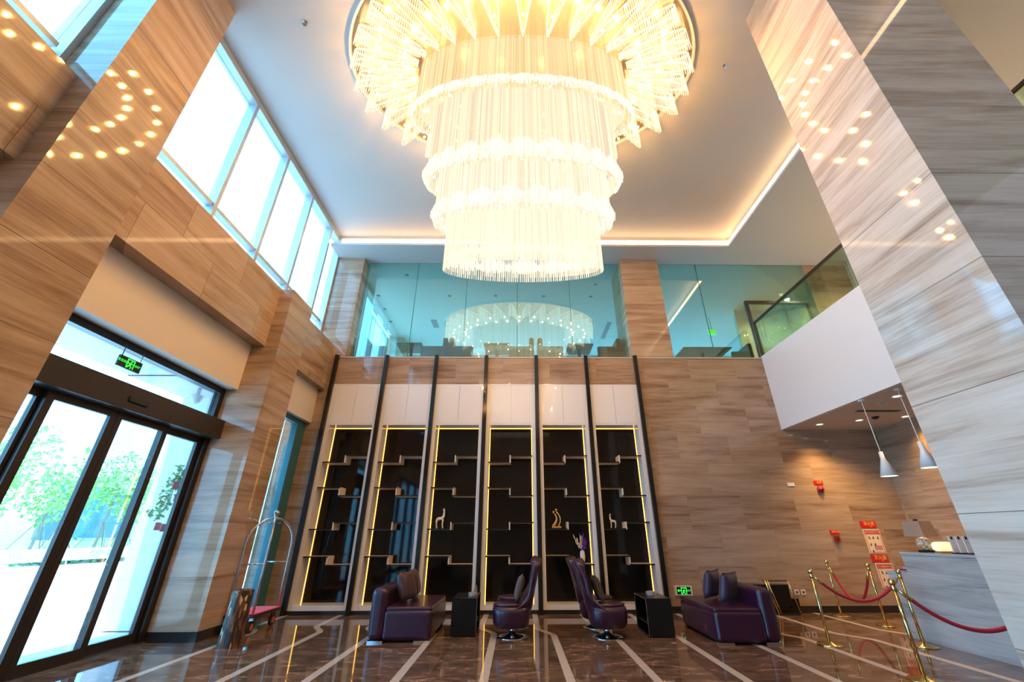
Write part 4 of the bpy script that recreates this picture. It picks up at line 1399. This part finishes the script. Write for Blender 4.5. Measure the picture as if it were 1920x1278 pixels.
def swivel_chair(loc, rz, lab):
    """High-backed tub chair on a trumpet foot; faces +X."""
    r = thing('swivel_chair', lab, 'chair', loc, rz, 'purple high-backed swivel chairs')

    def ring(z, ax, bx, by, k):
        pts = []
        for i in range(28):
            a = 2 * PI * i / 28
            c, s_ = math.cos(a), math.sin(a)
            e = 2 / k
            x = (ax if c > 0 else bx) * abs(c) ** e * (1 if c > 0 else -1)
            y = by * abs(s_) ** e * (1 if s_ > 0 else -1)
            pts.append((x, y, z))
        return pts
    rings = [ring(0.135, 0.24, 0.20, 0.24, 2.6), ring(0.145, 0.27, 0.23, 0.27, 2.8), ring(0.20, 0.295, 0.255, 0.29, 3.0), ring(0.33, 0.305, 0.265, 0.30, 3.0), ring(0.395, 0.295, 0.262, 0.295, 3.0), ring(0.41, 0.255, 0.235, 0.25, 2.8)]
    mb = MB()
    vs = [p for rg in rings for p in rg]
    fs = []
    for j in range(len(rings) - 1):
        for i in range(28):
            i2 = (i + 1) % 28
            fs.append((j * 28 + i, j * 28 + i2, (j + 1) * 28 + i2, (j + 1) * 28 + i))
    fs.append(tuple(range(27, -1, -1)))
    fs.append(tuple((len(rings) - 1) * 28 + i for i in range(28)))
    mb.add(vs, fs).build('tub_base', 'leather', r, smooth=True)
    mb = MB()
    mb.lathe([(0.20, 0.395), (0.245, 0.41), (0.245, 0.435), (0.18, 0.452), (0.05, 0.458)], 0.035, 0, 24, 1.05, 0.95)
    mb.build('seat_cushion', 'leather', r, smooth=True)
    # backrest shell wrapping forward low down, leaning back, narrower at the head
    NU, NV = 15, 13

    def surf(off):
        def fn(u, vv):
            x_ = 2 * u - 1
            hw = 0.30 - 0.095 * max(0.0, vv - 0.25) / 0.75
            wrap = 0.30 * (1 - vv) ** 2.2 + 0.03
            zz = 0.33 + 0.70 * vv - 0.06 * (x_ ** 4) * vv
            xx = -0.245 - 0.155 * vv + wrap * abs(x_) ** 2.6
            if vv < 0.6:
                zz -= 0.22 * (abs(x_) ** 3) * (vv / 0.6) * (1 - 0.25 * vv)
                if vv >= 0.0:
                    pass
            th = 0.045 * (1 - 0.45 * abs(x_) ** 3)
            if vv > 0.78:
                th += 0.030 * math.sin((vv - 0.78) / 0.22 * PI * 0.62)
            return (xx + off * th, x_ * hw, zz)
        return fn
    A, B = MB().grid(surf(1), NU, NV), MB().grid(surf(-1), NU, NV)
    mb = MB()
    n0 = len(A.v)
    vs = A.v + B.v
    fs = list(A.f) + [tuple(reversed([i + n0 for i in f])) for f in B.f]
    idx = lambda i, j: j * NU + i
    for j in range(NV - 1):
        for i in (0, NU - 1):
            fs.append((idx(i, j), idx(i, j + 1), n0 + idx(i, j + 1), n0 + idx(i, j)))
    for i in range(NU - 1):
        for j in (0, NV - 1):
            fs.append((idx(i, j), idx(i + 1, j), n0 + idx(i + 1, j), n0 + idx(i, j)))
    mb.add(vs, fs).build('backrest', 'leather', r, smooth=True, sub=1)
    mb = MB()
    mb.tube([(-0.355, -0.17, 0.955), (-0.35, -0.10, 0.975), (-0.35, 0, 0.98), (-0.35, 0.10, 0.975), (-0.355, 0.17, 0.955)], [0.045, 0.07, 0.075, 0.07, 0.045], 12)
    mb.build('headrest', 'leather', r, smooth=True, sub=1)
    MB().lathe([(0.225, 0.0), (0.225, 0.008), (0.16, 0.018), (0.07, 0.040), (0.036, 0.075), (0.034, 0.12), (0.06, 0.138)], seg=32).build('trumpet_foot', 'chrome', r, smooth=True)
    return r


sw = swivel_chair((-0.06, 7.30, 0), PI, 'purple high-backed swivel chair facing the sofa with brown cushions')
copy_thing(sw, (-0.02, 8.02, 0), PI + 0.04, 'purple swivel chair hidden behind the one facing the brown cushions')
copy_thing(sw, (1.36, 7.25, 0), 0.0, 'purple high-backed swivel chair facing the sofa with plum cushions')
copy_thing(sw, (1.33, 7.98, 0), -0.03, 'purple swivel chair hidden behind the one facing the plum cushions')
cushion((0.045, 7.30, 0.635), (math.radians(17), 0, math.radians(90)), 'greypillow', 'taupe woven cushion on the swivel chair facing the brown cushions', 0.36, 0.06)
cushion((1.255, 7.25, 0.635), (math.radians(-17), 0, math.radians(90)), 'olivepillow', 'olive brown cushion on the swivel chair facing the plum cushions', 0.36, 0.06)


def side_table(loc, rz, lab):
    """Hollow cube table, open to one side, steel edges round the opening."""
    r = thing('side_table', lab, 'table', loc, rz, 'black cube side tables')
    w, d, h, t = 0.19, 0.33, 0.50, 0.025
    MB().box(-w, w, -d, d, h - t, h).build('table_top', 'blackgloss', r, bevel=0.003, bseg=1)
    MB().box(-w, w, -d, d, 0.012, t).build('bottom_panel', 'blackgloss', r)
    MB().box(-w, w, -d, -d + t, t, h - t).build('side_panel', 'blackgloss', r)
    MB().box(-w, w, d - t, d, t, h - t).build('side_panel', 'blackgloss', r)
    MB().box(w - t, w, -d + t, d - t, t, h - t).build('back_panel', 'blackgloss', r)
    e = 0.010
    MB().box(-w - 0.004, -w + 0.002, -d, d, h - e, h).box(-w - 0.004, -w + 0.002, -d, d, 0.012, 0.012 + e).box(-w - 0.004, -w + 0.002, -d, -d + e, 0.012, h).box(-w - 0.004, -w + 0.002, d - e, d, 0.012, h).build('steel_edge', 'steeledge', r)
    MB().box(-w + 0.01, w - t, -d + t, d - t, 0.16, 0.175).build('inner_shelf', 'blackgloss', r)
    for x in (-w + 0.04, w - 0.04):
        for y in (-d + 0.04, d - 0.04):
            MB().lathe([(0.02, 0), (0.02, 0.013)], x, y, 10).build('foot', 'rubber', r)
    return r


st0 = side_table((-0.80, 7.62, 0), PI, 'black cube side table with ashtray beside the sofa with brown cushions')
copy_thing(st0, (2.16, 7.50, 0), 0.0, 'black cube side table with open side, beside the plum cushion sofa')


def ashtray(loc, lab):
    r = thing('ashtray', lab, 'ashtray', loc)
    MB().lathe([(0.065, 0), (0.07, 0.05), (0.055, 0.055), (0.045, 0.015), (0.0, 0.012)], seg=16, caps=False).build('bowl', 'crystal', r, smooth=True)
    MB().lathe([(0.02, 0.013), (0.022, 0.04)], seg=10).build('metal_insert', 'gold', r)


ashtray((-0.70, 7.50, 0.50), 'cut glass ashtray on the side table by the brown cushion sofa')
ashtray((2.16, 7.55, 0.50), 'cut glass ashtray on the open side table by the plum cushion sofa')
bk = thing('menu_card', 'thin dark menu card standing on the side table by the ashtray', 'card', (-0.66, 7.62, 0.50), 0.3)
MB().prism([(-0.03, 0), (0.03, 0), (0.006, 0.14), (-0.006, 0.14)], -0.05, 0.05, 'Y').build('card', 'steeledge', bk)

# ------------------------------------------------------------------ luggage cart
lc_ = thing('luggage_cart', 'chrome bellhop luggage cart with red carpet deck and domed top', 'cart', (-4.36, 7.92, 0))
MB().box(-0.20, 0.27, -0.42, 0.40, 0.215, 0.255).build('deck', 'blackmetal', lc_, bevel=0.012)
MB().box(-0.19, 0.26, -0.41, 0.39, 0.255, 0.27).build('carpet', 'redcarpet', lc_, bevel=0.006)
TOP = Vector((0.03, -0.01, 1.66))
for sx_, sy_ in ((-0.17, -0.38), (0.23, -0.38), (-0.17, 0.36), (0.23, 0.36)):
    p = [Vector((sx_, sy_, 0.26)), Vector((sx_, sy_, 0.8)), Vector((sx_, sy_, 1.25))]
    for k in range(1, 9):
        t = k / 8 * PI / 2
        c = Vector((sx_, sy_, 1.25))
        p.append(Vector((TOP.x + (c.x - TOP.x) * math.cos(t), TOP.y + (c.y - TOP.y) * math.cos(t), 1.25 + (TOP.z - 1.25) * math.sin(t))))
    MB().tube(p, 0.019, 10).build('upright', 'chrome', lc_, smooth=True)
for (a, b) in (((-0.17, -0.38, 0.95), (0.23, -0.38, 0.95)), ((-0.17, 0.36, 0.95), (0.23, 0.36, 0.95))):
    MB().tube([a, b], 0.011, 8).build('cross_bar', 'chrome', lc_, smooth=True)
MB().tube([(0.03, -0.20, 1.58), (0.03, 0.18, 1.58)], 0.011, 8).build('hanging_rail', 'chrome', lc_, smooth=True)
MB().lathe([(0.05, 1.64), (0.055, 1.66), (0.03, 1.68), (0.025, 1.70)], TOP.x, TOP.y, 16).build('top_collar', 'chrome', lc_, smooth=True)
MB().sphere((TOP.x, TOP.y, 1.745), 0.048).build('finial', 'chrome', lc_, smooth=True)
for x in (-0.13, 0.20):
    for y in (-0.32, 0.30):
        wl = MB().lathe([(0.05, -0.02), (0.085, -0.016), (0.085, 0.016), (0.05, 0.02)], seg=20)
        wh = wl.build('wheel', 'rubber', lc_, smooth=False)
        wh.matrix_local = Matrix.Translation((x, y, 0.085)) @ Matrix.Rotation(PI / 2, 4, 'Y')
        MB().lathe([(0.045, -0.024), (0.045, 0.024)], seg=16).build('hub', 'orange', wh)
        MB().box(x - 0.03, x + 0.03, y - 0.02, y + 0.02, 0.16, 0.216).build('caster_fork', 'chrome', lc_)

# log shaped litter bin
lg = thing('litter_bin', 'tree-log shaped litter bin by the marble pier at the entrance', 'bin', (-3.95, 6.83, 0))
mb = MB()


def logf(u, vv):
    a = 2 * PI * u
    k = 1 + 0.05 * math.sin(5 * a + 3 * vv) + 0.035 * math.sin(9 * a - 5 * vv)
    r_ = (0.146 - 0.014 * vv + 0.015 * (1 - vv) ** 4) * k
    return (r_ * math.cos(a), r_ * math.sin(a), 0.66 * vv)


mb.grid(logf, 30, 10, True).build('bark_body', 'log', lg, smooth=True, recalc=False)
MB().lathe([(0.105, 0.60), (0.128, 0.655), (0.124, 0.675), (0.098, 0.672), (0.09, 0.60)], seg=28, caps=False).build('top_ring', 'log', lg, smooth=True)
MB().lathe([(0.092, 0.60), (0.092, 0.605)], seg=24).build('inner_liner', 'rubber', lg)


# ------------------------------------------------------------------ brass rope posts
def stanchion(loc, lab):
    r = thing('rope_post', lab, 'post', loc, 0, 'brass rope posts')
    MB().lathe([(0.155, 0.0), (0.155, 0.012), (0.14, 0.022), (0.05, 0.035), (0.03, 0.05)], seg=32).build('base', 'brass', r, smooth=True)
    MB().tube([(0, 0, 0.03), (0, 0, 0.84)], 0.020, 14).build('pole', 'brass', r, smooth=True)
    MB().lathe([(0.020, 0.80), (0.027, 0.805), (0.027, 0.84), (0.018, 0.85), (0.018, 0.86)], seg=16).build('collar', 'brass', r, smooth=True)
    MB().sphere((0, 0, 0.885), 0.035).build('ball_finial', 'brass', r, smooth=True)
    return r


S = [(4.31, 6.70), (6.05, 8.84), (6.16, 7.96), (4.24, 5.20), (5.53, 6.60)]
SL = ['brass rope post next to the plum cushion sofa', 'brass rope post against the back wall', 'brass rope post in front of the red notices', 'brass rope post standing alone closest to the big pillar', 'brass rope post touching the front of the counter']
S.append((5.55, 4.85))
SL.append('brass rope post mostly hidden by the big pillar edge')
p0 = stanchion((*S[0], 0), SL[0])
for k in range(1, 6):
    copy_thing(p0, (*S[k], 0), None, SL[k])


def rope(a, b, za, zb, sag, lab, n=26):
    A, B = Vector((*a, za)), Vector((*b, zb))
    r = thing('barrier_rope', lab, 'rope', A)
    d = B - A
    pts = []
    for k in range(n + 1):
        t = k / n
        p = d * t
        p.z -= sag * 4 * t * (1 - t)
        pts.append(p)
    MB().tube(pts[1:-1], 0.021, 10).build('velvet_rope', 'rope', r, smooth=True)
    MB().tube([pts[0], pts[1], pts[2]], [0.012, 0.022, 0.024], 10).build('end_hook', 'brass', r, smooth=True)
    MB().tube([pts[-1], pts[-2], pts[-3]], [0.012, 0.022, 0.024], 10).build('end_hook', 'brass', r, smooth=True)


def toward(a, b, r=0.03):
    d = (Vector(b) - Vector(a)).normalized() * r
    return (a[0] + d.x, a[1] + d.y)


rope(toward(S[0], S[4]), toward(S[4], S[0]), 0.82, 0.82, 0.30, 'long red velvet rope from the sofa-side post to the counter post')
rope(toward(S[1], S[2]), toward(S[2], S[1]), 0.82, 0.80, 0.52, 'short red velvet rope looping between the two posts by the notices')
rope(toward(S[3], S[5]), toward(S[5], S[3]), 0.82, 0.82, 0.36, 'red velvet rope running from the lone post behind the big pillar')

# folded black luggage rack behind the sofa
rk = thing('luggage_rack', 'folding black luggage rack with gold legs behind the plum cushion sofa', 'rack', (4.9, 8.98, 0))
MB().box(-0.62, 0.36, -0.02, 0.16, 0.14, 0.50).build('black_sling', 'blackgloss', rk, bevel=0.01)
MB().box(0.34, 0.50, -0.02, 0.12, 0.10, 0.27).build('side_pocket', 'blackgloss', rk, bevel=0.01)
for x, ln in ((-0.09, 0.58), (-0.045, 0.57)):
    MB().tube([(x, -0.04, ln), (x + 0.13, -0.06, 0.012)], 0.014, 10).build('leg', 'brass', rk, smooth=True)
MB().tube([(0.36, -0.03, 0.57), (0.46, -0.05, 0.012)], 0.010, 10).build('leg', 'brass', rk, smooth=True)
MB().box(-0.6, 0.48, -0.03, 0.12, 0.0, 0.03).build('foot_bar', 'blackmetal', rk)
MB().tube([(-0.11, 0.0, 0.56), (0.37, 0.0, 0.56)], 0.010, 8).build('top_bar', 'bronze', rk)

# gallery / corridor lamps
for y in (7.6, 5.0):
    add_light('gallery_light', 'SPOT', (8.9, y, ZS - 0.03), 900, (1.0, 0.78, 0.46), 0.06, spot_size=math.radians(140), spot_blend=0.6)
    r = thing('ceiling_downlight', 'lit downlight over the gallery corridor' + {7.6: ' by the glass door', 5.0: ' behind the big pillar'}[y], 'light', (8.9, y, ZS))
    MB().lathe([(0.07, -0.008), (0.07, -0.001)], seg=18).build('lens', 'downlight', r)

# unseen warm fill spots behind the camera, added to light the pillar front
for x, y in ((4.6, -0.6), (1.8, -2.6), (-1.8, -2.6)):
    add_light('lobby_fill_spot', 'SPOT', (x, y, ZC - 0.03), 220, (1.0, 0.70, 0.40), 0.08, spot_size=math.radians(150), spot_blend=0.5)

# ------------------------------------------------------------------ outside
g = struct('ground_plaza', MB().box(-70, -5.45, -20, 90, -0.3, -0.02), 'paving')
struct('roof_canopy', MB().box(-6.75, -5.45, -5, 10.5, 3.9, 4.1), 'canopy')
for y in (4.5, 6.6, 8.7):
    struct('trim_canopy', MB().box(-6.75, -5.45, y, y + 0.02, 3.885, 3.9), 'vent')
struct('column_outside', MB().box(-6.7, -6.05, 7.85, 8.6, 0, 3.9), 'stone')
r = thing('security_camera', 'domed security camera hanging under the entrance canopy', 'camera', (-6.0, 7.30, 3.9))
MB().lathe([(0.02, -0.30), (0.07, -0.26), (0.09, -0.20), (0.09, -0.14), (0.03, -0.12), (0.03, 0.0)], seg=18).build('dome', 'canopy', r, smooth=True)
vn = thing('hanging_vine', 'green vine hung with red paper squares on the pale outside column', 'vine', (-6.05, 7.72, 0))
MB().tube([(0.0, 0.0, 2.55), (-0.06, -0.10, 2.2), (0.0, -0.16, 1.9), (-0.08, -0.24, 1.6)], 0.012, 6).build('stem', 'stem', vn)
lv = MB()
rnd = random.Random(5)
for k in range(190):
    t = rnd.random()
    c = Vector((-0.05 + rnd.gauss(0, .05), -0.02 - 0.24 * t + rnd.gauss(0, .085), 2.52 - 0.86 * t + rnd.gauss(0, .05)))
    d = Vector((rnd.gauss(0, 1), rnd.gauss(0, 1), rnd.gauss(0, 1))).normalized()
    e = d.orthogonal().normalized()
    s = rnd.uniform(0.028, 0.05)
    lv.add([c - d * s, c + e * s * .55, c + d * s, c - e * s * .55], [(0, 1, 2, 3)])
lv.build('leaves', 'leafgreen', vn, kind='stuff', recalc=False)
for k, (y, z) in enumerate(((-0.10, 1.98), (-0.30, 1.52), (-0.17, 1.50), (-0.22, 2.18), (0.0, 2.26))):
    MB().box(0.06, 0.066, y - 0.06, y + 0.06, z - 0.06, z + 0.06).build('paper_square', 'tagred', vn)

# planting bed, hedge, banner barrier, trees
hd = MB()
rnd = random.Random(3)
for k in range(3600):
    t = rnd.random()
    x = -25.3 + 2.6 * t + rnd.uniform(-.5, .5)
    y = 23.4 + 11.0 * t + rnd.uniform(-.6, .6)
    z = rnd.uniform(0.05, 0.55)
    d = Vector((rnd.gauss(0, 1), rnd.gauss(0, 1), rnd.gauss(0, 1))).normalized()
    e = d.orthogonal().normalized()
    s = 0.12
    hd.add([Vector((x, y, z)) - d * s, Vector((x, y, z)) + e * s * .6, Vector((x, y, z)) + d * s, Vector((x, y, z)) - e * s * .6], [(0, 1, 2, 3)])
tag(hd.build('hedge', 'hedge', recalc=False), 'low clipped green hedge behind the white barrier outside', 'hedge')
struct('lawn_bank', MB().add([(-26.5, 5, -0.02), (-26.5, 60, -0.02), (-60, 80, 3.2), (-60, 0, 3.2)], [(0, 1, 2, 3)]), 'lawn')
struct('kerb_bed', MB().prism([(-26.3, 22.6), (-23.0, 35.2), (-22.7, 35.2), (-25.4, 22.5)], -0.02, 0.08), 'stone')
bd = thing('banner_barrier', 'long low white banner barrier with printed lettering outside', 'barrier', (-20.6, 18.0, 0), math.radians(0))
bv = MB()
bv.box(-0.02, 0.02, -5.0, 14.0, 0.36, 0.86)
bv.build('banner', 'banner', bd)
for y in (-3.0, 2.6, 5.2, 8.0, 11.0):
    MB().tube([(-0.16, y, 0.0), (0.0, y + 0.05, 0.80)], 0.02, 6).build('leg', 'banner', bd)
    MB().tube([(0.22, y + 0.35, 0.0), (0.03, y + 0.3, 0.80)], 0.02, 6).build('leg', 'banner', bd)
for y in (-2.2, 1.2, 4.6, 8.0):
    text('lettering', '欢迎光临', 0.30, 'bannertext', bd, (0.024, y, 0.60), FACE_X)

bl = thing('site_hoarding', 'blue roadside hoarding panel standing among the pale trees', 'hoarding', (-38.0, 35.0, 0))
MB().box(-0.1, 0.1, 0.4, 2.3, 1.0, 5.6).build('slate_panel', 'slate', bl)
MB().box(-0.1, 0.1, 2.3, 9.0, 1.2, 5.4).build('blue_panel', 'bluepanel', bl)
for y in (0.8, 4.0, 8.2):
    MB().box(-0.3, -0.1, y - 0.06, y + 0.06, 0.6, 4.8).build('prop_post', 'bark', bl)


def tree(loc, h, cr, seed, lab):
    rnd = random.Random(seed)
    r = thing('street_tree', lab, 'tree', loc, 0, 'slender trees beyond the barrier')
    bend = rnd.uniform(-.4, .4)
    MB().tube([(0, 0, 0), (bend * .3, 0.1, h * .4), (bend, 0.2, h * .8)], [0.10, 0.07, 0.03], 8).build('trunk', 'bark', r)
    for k in range(3):
        a = 2 * PI * k / 3 + seed
        MB().tube([(1.1 * math.cos(a), 1.1 * math.sin(a), 0), (0.05 * math.cos(a), 0.05 * math.sin(a), 2.1)], 0.035, 6).build('support_pole', 'bark', r)
    lv = MB()
    for k in range(520):
        d = Vector((rnd.gauss(0, 1), rnd.gauss(0, 1), rnd.gauss(0, 1)))
        d = d.normalized() * (rnd.random() ** 0.45)
        c = Vector((bend + d.x * cr, 0.2 + d.y * cr, h * .66 + d.z * h * .36))
        q = Vector((rnd.gauss(0, 1), rnd.gauss(0, 1), rnd.gauss(0, 1))).normalized()
        e = q.orthogonal().normalized()
        s = rnd.uniform(0.10, 0.22)
        lv.add([c - q * s, c + e * s * .5, c + q * s, c - e * s * .5], [(0, 1, 2, 3)])
    lv.build('leaves', 'treeleaf', r, kind='stuff', recalc=False)


rnd = random.Random(11)
TL = ['beside the white banner end', 'shading the slate panel edge', 'before the blue panel', 'over the middle of the hedge', 'beyond the hedge end', 'on the bank above the hedge', 'high on the grassy bank']
for k in range(14):
    row = k % 2
    y = 18.0 + 2.3 * k
    x = -27.4 - row * 3.6 - 0.05 * (y - 19)
    tree((x, y, max(0, (-26.5 - x)) * 0.096 - 0.06), 5.0 + (k * 37 % 5) * 0.55, 1.45 + 0.15 * (k % 3), 20 + k, 'slender pale green street tree propped with poles beyond the barrier')
